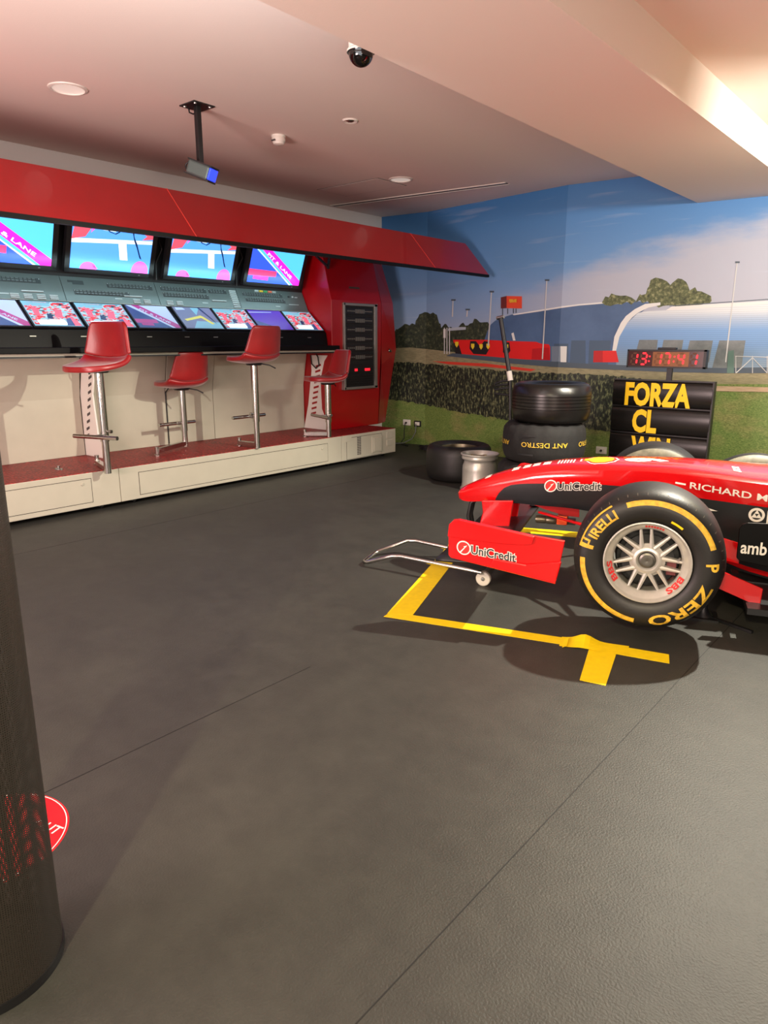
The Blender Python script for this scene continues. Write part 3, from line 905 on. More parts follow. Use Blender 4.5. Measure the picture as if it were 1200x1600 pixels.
socket('white wall socket with a black plug, left of the dark framed one', 0.412, 0.288, 0.115, 0.078)
socket('dark framed wall socket feeding a pale cable', 0.582, 0.280, 0.105, 0.078, True)
socket('white wall socket low between tyre stack and pit board', 3.30, 0.212, 0.115, 0.078)
p = wall_pt(0.412, 0.28, 0.055)
tag(MB().tube([p, p + Vector((-0.005, -0.01, -0.08)), p + Vector((0.0, -0.02, -0.2)), p + Vector((-0.02, -0.06, -0.255)), p + Vector((0.05, -0.12, -0.273)), p + Vector((0.18, -0.16, -0.273))], 0.006, 8).build('power_cable', 'black_soft', smooth=60),
    'thin black cable dropping from the white socket to the floor', 'cable')
p = wall_pt(0.582, 0.272, 0.055)
tag(MB().tube([p, p + Vector((0.0, -0.01, -0.1)), p + Vector((-0.03, -0.05, -0.19)), p + Vector((-0.12, -0.12, -0.245)), p + Vector((-0.26, -0.18, -0.263)), p + Vector((-0.5, -0.2, -0.265))], 0.007, 8).build('power_cable', 'grey_cable', smooth=60),
    'pale grey cable curving down from the dark framed socket', 'cable')
mb = MB()
for k in range(4):
    pts = []
    for j in range(22):
        a = j * 0.9 + k
        pts.append((-5.42 + 0.012 * j + 0.07 * cos(a) + rnd.uniform(-.01, .01), 7.12 + 0.04 * sin(a) + 0.02 * k, 0.012 + 0.012 * k + 0.008 * (1 + sin(a * 1.7))))
    mb.tube(pts, 0.006, 6)
tag(mb.build('cable_coil', 'black_soft', smooth=60), 'tangle of black cables on the floor below the sockets', 'cable')

# ------------------------------------------------------------------ pit wall stand: platform
PX = -5.42      # front face of the platform
BX = -6.28      # back panel
PT = 0.335      # platform top
def platform_unit(y0, y1, label, panels):
    t = thing('platform_unit', label, 'platform', ((PX + BX) / 2, (y0 + y1) / 2, 0.02), 0, 'cream platform boxes under the pit stand')
    MB().box((-6.34, y0 + 0.002, 0.045), (PX, y1 - 0.002, PT - 0.006)).build('body', 'cream', t, world=True, bevel=0.004)
    MB().box((-6.34, y0 + 0.002, PT - 0.006), (PX - 0.004, y1 - 0.002, PT)).build('floor_mat', 'mat_red', t, world=True)
    for (pa, pb, za, zb, knob) in panels:
        mb = MB()
        for q0, q1 in (((pa, za), (pb, za + 0.004)), ((pa, zb - 0.004), (pb, zb)), ((pa, za), (pa + 0.004, zb)), ((pb - 0.004, za), (pb, zb))):
            mb.box((PX - 0.002, q0[0], q0[1]), (PX + 0.0012, q1[0], q1[1]))
        mb.build('panel_gap', 'cream_line', t, world=True)
        d = MB().box((PX - 0.002, pa + 0.005, za + 0.005), (PX + 0.003, pb - 0.005, zb - 0.005)).build('access_panel', 'cream', t, world=True)
        if knob:
            MB().lathe([(0.012, 0), (0.012, 0.006), (0.009, 0.009), (0.001, 0.009)], (PX + 0.003, knob[0], knob[1]), (1, 0, 0), 16).build('catch', 'cream', d, world=True, smooth=40)
    for yy in (y0 + 0.16, y1 - 0.14):
        c = MB().lathe([(0.001, -0.012), (0.018, -0.012), (0.018, 0.012), (0.001, 0.012)], (PX - 0.09, yy, 0.0175), (0, 1, 0), 16).build('caster', 'black_soft', t, world=True, smooth=40)
        MB().box((PX - 0.10, yy - 0.018, 0.02), (PX - 0.08, yy + 0.018, 0.05)).build('caster_fork', 'steel', c, world=True)
    return t


u1 = platform_unit(0.6, 2.985, 'cream platform box at the left end, with one long panel', [(1.2, 2.74, 0.085, 0.285, (2.66, 0.245))])
u2 = platform_unit(2.985, 5.67, 'middle cream platform box with one long access panel', [(3.16, 5.45, 0.075, 0.275, (5.36, 0.225))])
u3 = platform_unit(5.67, 6.623, 'short cream platform box under the red cabinet, with small hatches', [(5.75, 6.36, 0.05, 0.30, None)])
MB().box((PX - 0.001, 5.72, 0.255), (PX + 0.006, 5.83, 0.315)).build('hinge_block', 'cream', u3, world=True, bevel=0.003)
mb = MB()
for k in range(11):
    for j in range(2):
        mb.box((PX + 0.001, 5.925 + 0.035 * j, 0.09 + 0.019 * k), (PX + 0.0045, 5.955 + 0.035 * j, 0.102 + 0.019 * k))
mb.build('vent_slots', 'vent', u3, world=True)
h = MB().box((PX, 6.175, 0.08), (PX + 0.014, 6.36, 0.27)).build('hatch', 'cream', u3, world=True, bevel=0.005)
MB().box((PX + 0.012, 6.20, 0.095), (PX + 0.02, 6.34, 0.255)).build('raised_panel', 'cream', h, world=True, bevel=0.004)
for z0 in (0.13, 0.225):
    MB().box((PX - 0.001, 6.45, z0), (PX + 0.008, 6.56, z0 + 0.075)).build('latch_plate', 'cream', u3, world=True, bevel=0.003)
t = thing('floor_cleat', 'small steel cleat screwed on the red matting left of the first stool', 'cleat', (-5.73, 2.63, PT))
MB().lathe([(0.03, 0), (0.03, 0.006), (0.012, 0.01), (0.012, 0.03), (0.001, 0.032)], seg=16).build('stud', 'steel', t, smooth=40)
MB().box((-0.05, -0.008, 0.0), (0.05, 0.008, 0.008)).build('plate', 'steel', t)

# ------------------------------------------------------------------ console
con = thing('pit_console', 'long pit wall console with black desk, switch panels and cream back panels', 'console', (-6.1, 3.6, PT))
Y0, Y1 = 0.6, 5.925
prof_low = [(-6.345, PT + .001), (-6.28, PT + .001), (-6.28, 0.86), (-6.21, 1.235), (-6.345, 1.235)]
seams = [0.6, 1.6, 2.62, 3.16, 4.05, 5.0, 5.925]
for a_, b_ in ((0.6, 3.145), (3.165, 4.025), (4.035, 4.60), (4.606, 5.925)):
    MB().prism(prof_low, lambda x, z, d: (x, d, z), a_, b_).build('back_panel', 'cream', con, world=True, bevel=0.003)
MB().box((-6.33, 0.62, PT + 0.002), (-6.29, 5.9, 1.2)).build('panel_gap', 'cream_line', con, world=True)
# desk
MB().box((-6.3, Y0, 1.262), (-5.685, 5.945, 1.312)).build('desk', 'black', con, world=True, bevel=0.006)
MB().box((-6.2, Y0, 1.243), (-5.74, 5.92, 1.262)).build('desk_rail', 'cream', con, world=True)
MB().box((-5.739, Y0, 1.228), (-5.733, 5.92, 1.243)).build('rail_edge', 'black_soft', con, world=True)
# low black upstand between desk and screens
MB().prism([(-6.3, 1.31), (-5.86, 1.31), (-5.885, 1.45), (-6.165, 1.69), (-6.3, 1.69)], lambda x, z, d: (x, d, z), Y0, Y1).build('screen_housing', 'black', con, world=True)
for yy in (2.58, 3.0, 3.62, 4.02, 4.35, 5.2, 5.62):
    MB().box((-5.874, yy, 1.395), (-5.866, yy + 0.05, 1.402)).build('cable_clip', 'steel', con, world=True)
# sloping switch panels: from (-6.168,1.688) up to (-6.262,1.905)
PA, PB = Vector((-6.160, 0, 1.690)), Vector((-6.262, 0, 1.908))
pu = (PB - PA).normalized(); pn = Vector((pu.z, 0, -pu.x))
if pn.x < 0: pn = -pn
PLEN = (PB - PA).length


def pp(y, s_, o=0.0):
    r_ = PA + pu * s_ + pn * o
    return Vector((r_.x, y, r_.z))


def pbox(mb, y0, y1, s0, s1, h, m=0, o0=0.0):
    c = pp((y0 + y1) / 2, (s0 + s1) / 2, o0 + h / 2)
    mb.obox(c, Vector((0, (y1 - y0) / 2, 0)), pu * (s1 - s0) / 2, pn * h / 2, m)


bays = [(0.6, 1.98), (1.985, 3.055), (3.06, 3.975), (3.98, 4.95), (4.955, 5.92)]
for bi, (a_, b_) in enumerate(bays):
    mb = MB(); pbox(mb, a_, b_, 0.0, PLEN, 0.012, 0, -0.012)
    sp_ = mb.build('switch_panel', 'panel', con, world=True)
    KM = ['key', 'key_pale', 'key_green', 'key_yellow', 'key_orange', 'tray']
    W_ = b_ - a_

    def keyrow(y0, n, s_, w=0.034):
        mb = MB()
        pbox(mb, y0, y0 + n * w + 0.05, s_ - 0.022, s_ + 0.022, 0.004, 5)
        for k in range(n):
            for j in (-1, 1):
                pbox(mb, y0 + 0.012 + k * w, y0 + 0.012 + k * w + w * 0.74, s_ + j * 0.010 - 0.0065, s_ + j * 0.010 + 0.0065, 0.012, 0)
        for q_ in (0.006, n * w + 0.04):
            pbox(mb, y0 + q_ - 0.004, y0 + q_ + 0.004, s_ + 0.012, s_ + 0.018, 0.006, 1)
        pbox(mb, y0 + n * w + 0.012, y0 + n * w + 0.036, s_ - 0.016, s_ + 0.016, 0.006, 5)
        mb.build('keypad', KM, sp_, world=True)

    def one(name, y0, y1, s0, s1, h, m):
        mb = MB(); pbox(mb, y0, y1, s0, s1, h)
        return mb.build(name, KM[m], sp_, world=True)

    def block(y0, y1, s0, n, m=1):
        mb = MB()
        for j in range(n):
            pbox(mb, y0, y1, s0 + 0.0155 * j, s0 + 0.0155 * j + 0.009, 0.009)
        mb.build('label_key', KM[m], sp_, world=True)
    if bi == 2:
        keyrow(a_ + 0.09, 14, 0.095); keyrow(a_ + 0.42, 12, 0.178)
        one('blank_slot', a_ + 0.06, a_ + 0.2, 0.187, 0.205, 0.003, 5); one('blank_slot', a_ + 0.10, a_ + 0.2, 0.168, 0.187, 0.003, 5)
    elif bi == 3:
        keyrow(a_ + 0.05, 14, 0.182); keyrow(a_ + 0.06, 14, 0.118)
        keyrow(b_ - 0.36, 5, 0.185)
        for k in range(9):
            one('label_key', b_ - 0.10, b_ - 0.015, 0.014 + 0.0225 * k, 0.026 + 0.0225 * k, 0.008, 1)
    elif bi == 4:
        keyrow(a_ + 0.07, 15, 0.180); keyrow(a_ + 0.09, 15, 0.115)
        for k in range(5):
            one('button', a_ + 0.25 + 0.062 * k, a_ + 0.30 + 0.062 * k, 0.210, 0.228, 0.012, [1, 3, 2, 4, 1][k])
        one('button', b_ - 0.25, b_ - 0.225, 0.165, 0.18, 0.014, 5); one('button', b_ - 0.195, b_ - 0.175, 0.165, 0.18, 0.014, 1); one('button', b_ - 0.15, b_ - 0.11, 0.165, 0.175, 0.01, 1)
        one('label_strip', b_ - 0.27, b_ - 0.12, 0.078, 0.084, 0.003, 1)
    else:
        keyrow(a_ + 0.03, 24 if bi else 30, 0.178); keyrow(a_ + 0.03, 10, 0.100)
    if bi in (1, 2, 3):
        y_ = b_ - (0.46 if bi == 1 else 0.28 if bi == 2 else 0.9)
        for k in range(4 if bi == 1 else 2):
            block(y_ + 0.108 * k, y_ + 0.108 * k + 0.07, 0.012, 3)
        one('label_strip', b_ - 0.36, b_ - 0.18, 0.073, 0.082, 0.012, 1)
    one('label_strip', a_ + 0.5 * W_, a_ + 0.5 * W_ + 0.07, 0.045, 0.054, 0.003, 1)
mb = MB(); pbox(mb, Y0, Y1, -0.006, 0.002, 0.008)
mb.build('panel_lip', 'frame_grey', con, world=True)
# dark case behind the big monitors
MB().prism([(-6.345, 1.9), (-6.27, 1.9), (-6.13, 2.42), (-6.345, 2.42)], lambda x, z, d: (x, d, z), Y0, Y1).build('monitor_wall', 'black_matte', con, world=True)
mb = MB()
for yy in (3.985, 4.94):
    mb.tube([(-6.17, yy, 2.35), (-6.14, yy + 0.03, 2.2), (-6.2, yy - 0.01, 2.08), (-6.22, yy, 1.93)], 0.008, 8)
mb.build('signal_cable', 'black_soft', con, world=True, smooth=60)
# cool light tube tucked under the monitors over the switches
strip_lamp = light('console_strip', 'AREA', (-6.0, 3.9, 1.94), 6, (0.66, 0.95, 1.0), (-6.22, 3.6, 1.75), shape='RECTANGLE', size=3.8, size_y=0.03)
ld_ = Vector((-0.22, 0, -0.12)).normalized(); lx_ = Vector((0, 1, 0))
strip_lamp.rotation_euler = Matrix((lx_, (-ld_).cross(lx_), -ld_)).transposed().to_euler()

# slotted side brackets below the desk
def rib(y, red, label_z):
    th = 0.016
    prof = [(-6.28, PT + .001), (-5.87, PT + .001), (-6.03, 0.55), (-6.06, 0.90), (-5.98, 1.15), (-5.90, 1.215), (-6.18, 1.215), (-6.275, 0.9)]
    r_ = MB().prism(prof, lambda x, z, d: (x, d, z), y, y + th).build('side_bracket', 'white', con, world=True, bevel=0.002)
    mb = MB()
    for k in range(10):
        zc = 0.50 + 0.066 * k
        xc = -6.235 + 0.018 * k
        mb.prism([(xc, zc), (xc + 0.055, zc + 0.022), (xc + 0.055, zc + 0.046), (xc, zc + 0.024)], lambda x, z, d: (x, d, z), y - 0.002, y + 0.004)
    mb.build('slot', 'red' if red else 'vent', r_, world=True)
    MB().tube([(-5.93, y - 0.012, 1.21), (-6.0, y - 0.02, 1.19), (-6.08, y - 0.02, 1.12), (-6.05, y - 0.015, 1.08), (-5.98, y - 0.012, 1.12), (-5.94, y - 0.012, 1.19)], 0.006, 8).build('cable', 'black_soft', r_, world=True, smooth=60)
    return r_


rib(3.149, False, 0)
MB().tube([(-6.02, 4.03, 1.235), (-6.2, 4.03, 0.92), (-6.277, 4.03, 0.86), (-6.277, 4.03, PT + 0.01)], 0.007, 6).build('panel_joint', 'black_soft', con, world=True)

# ------------------------------------------------------------------ screens
SM = {k: screen('screen ' + k, c, e * (1.25 if e == 1.0 else 0.9)) for k, c, e in [
    ('sky', (84, 196, 250), 1.0), ('blue', (54, 92, 232), 1.0), ('floor', (84, 160, 250), 1.0), ('magenta', (255, 40, 205), 1.0), ('white', (226, 240, 250), 1.0),
    ('rose', (255, 64, 120), 1.0), ('red', (226, 84, 104), 1.0), ('pink', (238, 96, 214), 1.0), ('dark', (20, 50, 92), 0.8), ('cream', (240, 240, 214), 1.0),
    ('dsky', (168, 190, 216), 0.75), ('dblue', (54, 78, 130), 0.7), ('dmag', (160, 60, 130), 0.7), ('teal', (120, 176, 196), 0.7), ('purple', (84, 62, 176), 0.7), ('dyellow', (206, 206, 90), 0.7), ('grey', (110, 120, 150), 0.7)]}
SK = list(SM)
q = N('screen crew footage')
tc = q.n('ShaderNodeTexCoord')
mp = q.n('ShaderNodeMapping'); mp.inputs['Rotation'].default_value = (0, 0, 0.5); mp.inputs['Scale'].default_value = (1.0, 2.2, 1.0); q.l(tc.outputs['UV'], mp.inputs[0])
vo = q.n('ShaderNodeTexVoronoi', i_Scale=13.0); q.l(mp.outputs[0], vo.inputs['Vector'])
sp = q.n('ShaderNodeSeparateColor'); q.l(vo.outputs['Color'], sp.inputs[0])
rp = q.n('ShaderNodeValToRGB'); rp.color_ramp.interpolation = 'CONSTANT'
el = rp.color_ramp.elements
cols = [(0.0, (150, 200, 212)), (0.24, (222, 48, 60)), (0.5, (150, 200, 214)), (0.62, (40, 52, 70)), (0.74, (196, 214, 224)), (0.88, (236, 80, 90))]
while len(el) < len(cols): el.new(0.5)
for e, (p_, c_) in zip(el, cols): e.position = p_; e.color = lin(c_)
q.l(sp.outputs[0], rp.inputs[0])
q.l(rp.outputs[0], q.b.inputs['Base Color']); q.l(rp.outputs[0], q.b.inputs['Emission Color'])
q.b.inputs['Emission Strength'].default_value = 0.5
SM['crew'] = q.m
SK = list(SM)


def picture(kind, fn, w, h):
    """flat shapes shown on a lit screen: fn(x, y, o) -> point"""
    mb = MB(); L = [0]

    def P(c, pts):
        L[0] += 1
        o = 0.0002 * L[0]
        mb.poly([(x * w, y * h) for x, y in pts], lambda a, b: fn(a, b, o), SK.index(c))
    R = [(0, 0), (1, 0), (1, 1), (0, 1)]
    if kind in ('lane', 'lane_dim'):
        d_ = kind == 'lane_dim'
        P('dsky' if d_ else 'sky', R)
        P('dblue' if d_ else 'blue', [(0, 0), (0.82, 0), (0.02, 1), (0, 1)])
        P('dsky' if d_ else 'white', [(0.04, 1), (0.062, 1), (0.83, 0.0), (0.80, 0.0)])
        P('dmag' if d_ else 'magenta', [(0.14, 1), (0.32, 1), (1, 0.15), (1, 0), (0.88, 0)])
        P('dmag' if d_ else 'rose', [(0, 0.2), (0.52, 0.2), (0.52, 0.36), (0, 0.38)])
        P('dmag' if d_ else 'magenta', [(0.1, 0.1), (0.38, 0.08), (0.38, 0.19), (0.1, 0.19)])
        L[0] += 1
        ang = atan2(-0.86 * h, 0.72 * w)
        o = 0.0002 * L[0]
        cx, cy = 0.56 * w, 0.53 * h
        word(mb, 'PIT & LANE', lambda x, y: fn(cx + x * cos(ang) - y * sin(ang), cy + x * sin(ang) + y * cos(ang), o), 0.085 * h, 0.82 * math.hypot(0.72 * w, 0.86 * h) * 0.9, SK.index('dsky' if d_ else 'white'), bold=0.02)
    elif kind == 'box':
        P('floor', R)
        P('white', [(0, 0.58), (1, 0.72), (1, 0.80), (0, 0.68)])
        P('cream', [(0.56, 0.70), (0.66, 0.70), (0.70, 0.28), (0.60, 0.28)])
        P('red', [(0, 0.66), (0.16, 0.74), (0.24, 1.0), (0.03, 1)])
        P('pink', [(0.22, 0.84), (0.30, 1), (0.24, 1)])
        P('red', [(0.82, 1), (1, 1), (1, 0.84), (0.86, 0.8), (0.92, 0.9)])
        P('white', [(0.30, 1), (0.5, 1), (0.52, 0.92), (0.36, 0.93)])
        P('dark', [(0.72, 1), (0.745, 1), (0.76, 0.75), (0.80, 0.6), (0.85, 0.36), (0.88, 0.33), (0.85, 0.45), (0.80, 0.7), (0.77, 0.8)])
        P('dark', [(0.38, 1), (0.44, 0.9), (0.52, 0.86), (0.57, 0.92), (0.58, 1), (0.565, 1), (0.55, 0.93), (0.51, 0.88), (0.45, 0.92), (0.40, 1)])
        P('pink', [(0.12, 0)] + [(0.22 + 0.10 * cos(a), 0.0 + 0.17 * sin(a)) for a in [pi - pi * k / 12 for k in range(13)]] + [(0.32, 0)])
        P('pink', [(0.76, 0)] + [(0.87 + 0.11 * cos(a), 0.05 + 0.24 * sin(a)) for a in [pi - pi * k / 12 for k in range(13)]] + [(0.98, 0)])
        P('rose', [(0.26, 0.13), (0.34, 0.02), (0.28, 0.05)])
    elif kind == 'crew':
        P('teal', R)
        n0 = len(mb.v)
        mb.add([fn(a * w, b * h, 0.0006) for a, b in [(0.02, 0.06), (0.98, 0.06), (0.98, 0.96), (0.02, 0.96)]], [(0, 1, 2, 3)], SK.index('crew'))
        mb.crew = n0
        L[0] = 4
        P('teal', [(0.02, 0.80), (0.55, 0.80), (0.55, 0.94), (0.02, 0.96)])
        P('white', [(0.12, 0.05), (0.7, 0.05), (0.66, 0.26), (0.1, 0.24)])
        P('dblue', [(0.66, 0.02), (0.98, 0.02), (0.86, 0.36), (0.72, 0.3)])
        P('red', [(0.82, 0.02), (0.96, 0.02), (0.88, 0.4), (0.82, 0.4)])
        P('dark', [(0.34, 0.3), (0.46, 0.28), (0.46, 0.46), (0.38, 0.5)])
        P('red', [(0.52, 0.36), (0.66, 0.3), (0.72, 0.62), (0.6, 0.72)])
        P('red', [(0.12, 0.42), (0.22, 0.38), (0.26, 0.66), (0.14, 0.84)])
    elif kind == 'yellow':
        P('grey', R)
        P('teal', [(0.2, 0), (1, 0), (1, 0.3), (0.4, 0.35)])
        P('dyellow', [(0.1, 0.42), (0.6, 0.62), (0.66, 0.55), (0.84, 0.22), (0.76, 0.2), (0.58, 0.5), (0.14, 0.34)])
        P('teal', [(0.5, 0.62), (0.7, 0.98), (0.46, 0.98)])
        P('dark', [(0.66, 1), (0.72, 1), (0.86, 0.5), (0.9, 0.2)])
        P('dsky', [(0.06, 0.85), (0.3, 0.88), (0.26, 0.98), (0.06, 0.98)])
    else:
        P('purple', R)
        P('dblue', [(0, 0.5), (0.4, 0.2), (0.6, 0), (0, 0)])
        P('dsky', [(0.0, 0.86), (0.7, 0.9), (0.7, 0.93), (0, 0.9)])
    return mb


def add_uv(o, n):
    me = o.data
    uv = me.uv_layers.new(name='uv')
    for p_ in me.polygons:
        for li, c in zip(p_.loop_indices, [(0, 0), (1, 0), (1, 1), (0, 1)] if p_.loop_total == 4 else [(0, 0), (1, 0), (1, 1)]):
            uv.data[li].uv = c


# big tilted monitors
MA, MBt = Vector((-6.15, 0, 1.972)), Vector((-6.018, 0, 2.315))
mu_ = (MBt - MA).normalized(); mn_ = Vector((mu_.z, 0, -mu_.x)); mh = (MBt - MA).length


def big_monitor(y0, y1, kind, label):
    t = thing('large_monitor', label, 'monitor', (MA.x, (y0 + y1) / 2, MA.z - 0.04), 0, 'large tilted monitors under the canopy')
    c = (MA + MBt) / 2
    b = 0.045
    w = y1 - y0
    MB().obox(Vector((c.x, (y0 + y1) / 2, c.z)) - mn_ * 0.022, Vector((0, w / 2 + b, 0)), mu_ * (mh / 2 + b * 0.85), mn_ * 0.02).build('casing', 'black_soft', t, world=True, bevel=0.006)
    mb = MB()
    for s_ in (-1, 1):
        mb.obox(Vector((c.x, (y0 + y1) / 2 + s_ * (w / 2 + b / 2), c.z)), Vector((0, b / 2, 0)), mu_ * (mh / 2 + b * 0.85), mn_ * 0.006)
        mb.obox(Vector((c.x, (y0 + y1) / 2, c.z)) + mu_ * s_ * (mh / 2 + b * 0.42), Vector((0, w / 2 + b, 0)), mu_ * b * 0.42, mn_ * 0.006)
    mb.build('bezel', 'black_soft', t, world=True)
    fn = lambda x, y, o: Vector((MA.x, y0 + x, MA.z)) + mu_ * y + mn_ * (0.001 + o)
    s = picture(kind, fn, w, mh).build('screen_image', [SM[k] for k in SK], t, world=True, fix=False)
    MB().obox(Vector((MA.x, y1 - 0.1, MA.z)) - mu_ * 0.02 + mn_ * 0.006, Vector((0, 0.008, 0)), mu_ * 0.003, mn_ * 0.002).build('logo_badge', 'steel', t, world=True)
    return t


big_monitor(2.19, 2.945, 'lane', 'large monitor at the left end, pit lane picture cut by the frame edge')
big_monitor(3.10, 3.86, 'box', 'second large monitor from the left, blue floor with white T line')
big_monitor(4.06, 4.807, 'box', 'third large monitor from the left, blue floor picture, above the seatback of the second stool')
big_monitor(5.016, 5.76, 'lane', 'large monitor at the right end with the whole pit lane picture')

# flat screens set in the sloping desk
LA, LB = Vector((-5.90, 0, 1.462)), Vector((-6.152, 0, 1.682))
lu = (LB - LA).normalized(); ln_ = Vector((lu.z, 0, -lu.x)); lh = (LB - LA).length
if ln_.x < 0: ln_ = -ln_


def desk_screen(y0, y1, kind, label):
    t = thing('desk_screen', label, 'screen', (LA.x, (y0 + y1) / 2, LA.z), 0, 'flat screens in the sloping desk')
    c = Vector((0, (y0 + y1) / 2, 0)) + (LA + LB) / 2 * 1.0
    c.y = (y0 + y1) / 2
    w = y1 - y0
    MB().obox(c + ln_ * 0.006, Vector((0, w / 2, 0)), lu * lh / 2, ln_ * 0.006).build('frame', 'black_soft', t, world=True, bevel=0.003)
    b = 0.014
    fn = lambda x, y, o: Vector((LA.x, y0 + b + x, LA.z)) + lu * (b + y) + ln_ * (0.0128 + o)
    o = picture(kind, fn, w - 2 * b, lh - 2 * b).build('screen_image', [SM[k] for k in SK], t, world=True, fix=False)
    add_uv(o, 0)


for y0, y1, kind, lab in [
    (2.17, 2.625, 'lane_dim', 'desk screen at the left frame edge showing a dim pit lane'),
    (2.635, 3.07, 'crew', 'desk screen with crew picture, left of the first stool seatback'),
    (3.085, 3.555, 'crew', 'desk screen with crew picture half behind the first stool seatback'),
    (3.565, 4.02, 'lane_dim', 'desk screen with dim pit lane, right of the first stool seatback'),
    (4.06, 4.52, 'yellow', 'desk screen showing a yellow painted corner on grey floor'),
    (4.53, 4.965, 'crew', 'desk screen with crew picture left of the third stool seatback'),
    (4.975, 5.46, 'purple', 'plain purple desk screen above the third stool seatback'),
    (5.47, 5.915, 'crew', 'desk screen with crew picture at the right end beside the red side wall')]:
    desk_screen(y0, y1, kind, lab)

# ------------------------------------------------------------------ red cabinet closing the right end
cab = thing('equipment_cabinet', 'tall red end cabinet with a glazed equipment rack', 'cabinet', (-6.1, 6.5, PT))
FP = [(2.33, -5.935), (1.815, -5.80), (1.30, -5.80), (PT + .001, -5.85)]       # z, x of the front edge line
BPx = -6.35
body = MB()
yl, yr = 5.932, 6.80
v = []
for z, x in FP:
    v += [(x, yl, z), (x, yr, z), (BPx, yr, z), (BPx, yl, z)]
f = []
for k in range(len(FP) - 1):
    a = 4 * k
    for j in range(4):
        j2 = (j + 1) % 4
        f.append((a + j, a + j2, a + 4 + j2, a + 4 + j))
f.append((3, 2, 1, 0)); n_ = 4 * (len(FP) - 1); f.append((n_, n_ + 1, n_ + 2, n_ + 3))
body.add(v, f)
body.build('body', 'red', cab, world=True, bevel=0.006)
# hexagonal side door that juts out at mid height
v = [(-5.935, 6.80, 2.31), (-5.80, 6.80, 1.82), (-5.80, 6.80, 1.06), (-5.85, 6.80, PT + .002),
     (-5.97, 7.0, 2.30), (-5.88, 7.12, 1.82), (-5.86, 7.165, 1.262), (-5.89, 7.11, 0.9), (-5.93, 7.03, PT + .002)]
f = [(0, 1, 5, 4), (1, 2, 6, 5), (2, 3, 8, 7), (2, 7, 6)]
w_ = [(-6.35, p[1], p[2]) for p in v[4:]]
v2 = v + w_ + [(-6.35, 6.80, 2.31), (-6.35, 6.80, PT + .002)]
f += [(4, 5, 10, 9), (5, 6, 11, 10), (6, 7, 12, 11), (7, 8, 13, 12), (0, 4, 9, 14), (3, 15, 13, 8)]
dr = MB().add(v2, f).build('side_door', 'red', cab, world=True, bevel=0.004)
MB().lathe([(0.022, 0), (0.022, 0.006), (0.014, 0.014), (0.001, 0.016)], (-5.835, 7.0, 1.245), (0.94, -0.1, 0), 18).build('lock', 'steel', dr, world=True, smooth=40)
MB().bar((-5.82, 6.98, 1.262), (-5.82, 7.02, 1.228), 0.014, 0.014).build('key_plate', 'gun', dr, world=True)
# rack
rz0, rz1, ry0, ry1 = 0.80, 1.79, 6.11, 6.70
mb = MB()
fx = -5.785
for (a_, b_) in (((ry0 - 0.0, rz0), (ry1, rz0 + 0.03)), ((ry0, rz1 - 0.03), (ry1, rz1)), ((ry0, rz0), (ry0 + 0.028, rz1)), ((ry1 - 0.05, rz0), (ry1, rz1))):
    mb.box((fx - 0.06, a_[0], a_[1]), (fx + 0.012, b_[0], b_[1]))
rk = mb.build('rack_frame', 'frame_grey', cab, world=True, bevel=0.004)
MB().box((fx - 0.06, ry0 + 0.02, rz0 + 0.02), (fx - 0.012, ry1 - 0.04, rz1 - 0.02)).build('rack_back', 'black_matte', cab, world=True)
for k in range(6):
    z = 1.70 - 0.105 * k
    r_ = MB().box((fx - 0.014, ry0 + 0.05, z - 0.034), (fx - 0.004, ry1 - 0.07, z + 0.034)).build('rack_unit', 'black_soft', cab, world=True, bevel=0.003)
    mb = MB()
    for j in range(13):
        y_ = ry0 + 0.07 + 0.034 * j
        if 3 < j < 9:
            mb.box((fx - 0.004, y_, z - 0.022), (fx + 0.001, y_ + 0.028, z + 0.022))
        else:
            mb.box((fx - 0.004, y_, z - 0.006), (fx + 0.001, y_ + 0.026, z + 0.008))
    mb.build('connector', 'rack_grey', r_, world=True)

dsp = MB().box((fx - 0.014, ry0 + 0.05, 0.985), (fx - 0.003, ry1 - 0.07, 1.085)).build('display_unit', 'black_soft', cab, world=True, bevel=0.003)
mb = MB()
for y_, w_ in ((6.30, 0.045), (6.48, 0.03), (6.515, 0.03), (6.55, 0.02)):
    mb.box((fx - 0.004, y_, 1.012), (fx + 0.001, y_ + w_, 1.04))
mb.build('red_readout', 'led', dsp, world=True)
mb = MB()
for k in range(5):
    mb.box((fx - 0.014, ry0 + 0.05, 0.835 + 0.028 * k), (fx - 0.002, ry1 - 0.07, 0.853 + 0.028 * k))
mb.build('blank_plate', 'black_soft', cab, world=True)
MB().obox((-5.842, 6.36, 1.965), (0.003, 0, -0.0105), (0, 0.09, 0), (0.003, 0, 0.001)).build('name_strip', 'gun', cab, world=True)
# slotted bracket on the cabinet's side under the desk
prof = [(-6.28, PT + .002), (-5.86, PT + .002), (-5.98, 0.58), (-5.995, 0.92), (-5.93, 1.13), (-5.87, 1.2), (-6.14, 1.2), (-6.13, 1.02), (-6.2, 0.62)]
r_ = MB().prism(prof, lambda x, z, d: (x, d, z), 5.918, 5.931).build('side_bracket', 'white', cab, world=True)
mb = MB()
for k in range(10):
    zc = 0.50 + 0.062 * k
    xc = -6.155 + 0.011 * k
    mb.prism([(xc, zc), (xc + 0.085, zc + 0.022), (xc + 0.085, zc + 0.046), (xc, zc + 0.024)], lambda x, z, d: (x, d, z), 5.9165, 5.92)
mb.build('slot', 'red', r_, world=True)
MB().tube([(-6.12, 5.90, 1.2), (-6.1, 5.895, 1.1), (-6.03, 5.895, 1.05), (-5.98, 5.895, 1.09), (-6.0, 5.90, 1.18), (-6.03, 5.9, 1.215)], 0.007, 8).build('cable', 'black_soft', r_, world=True, smooth=60)

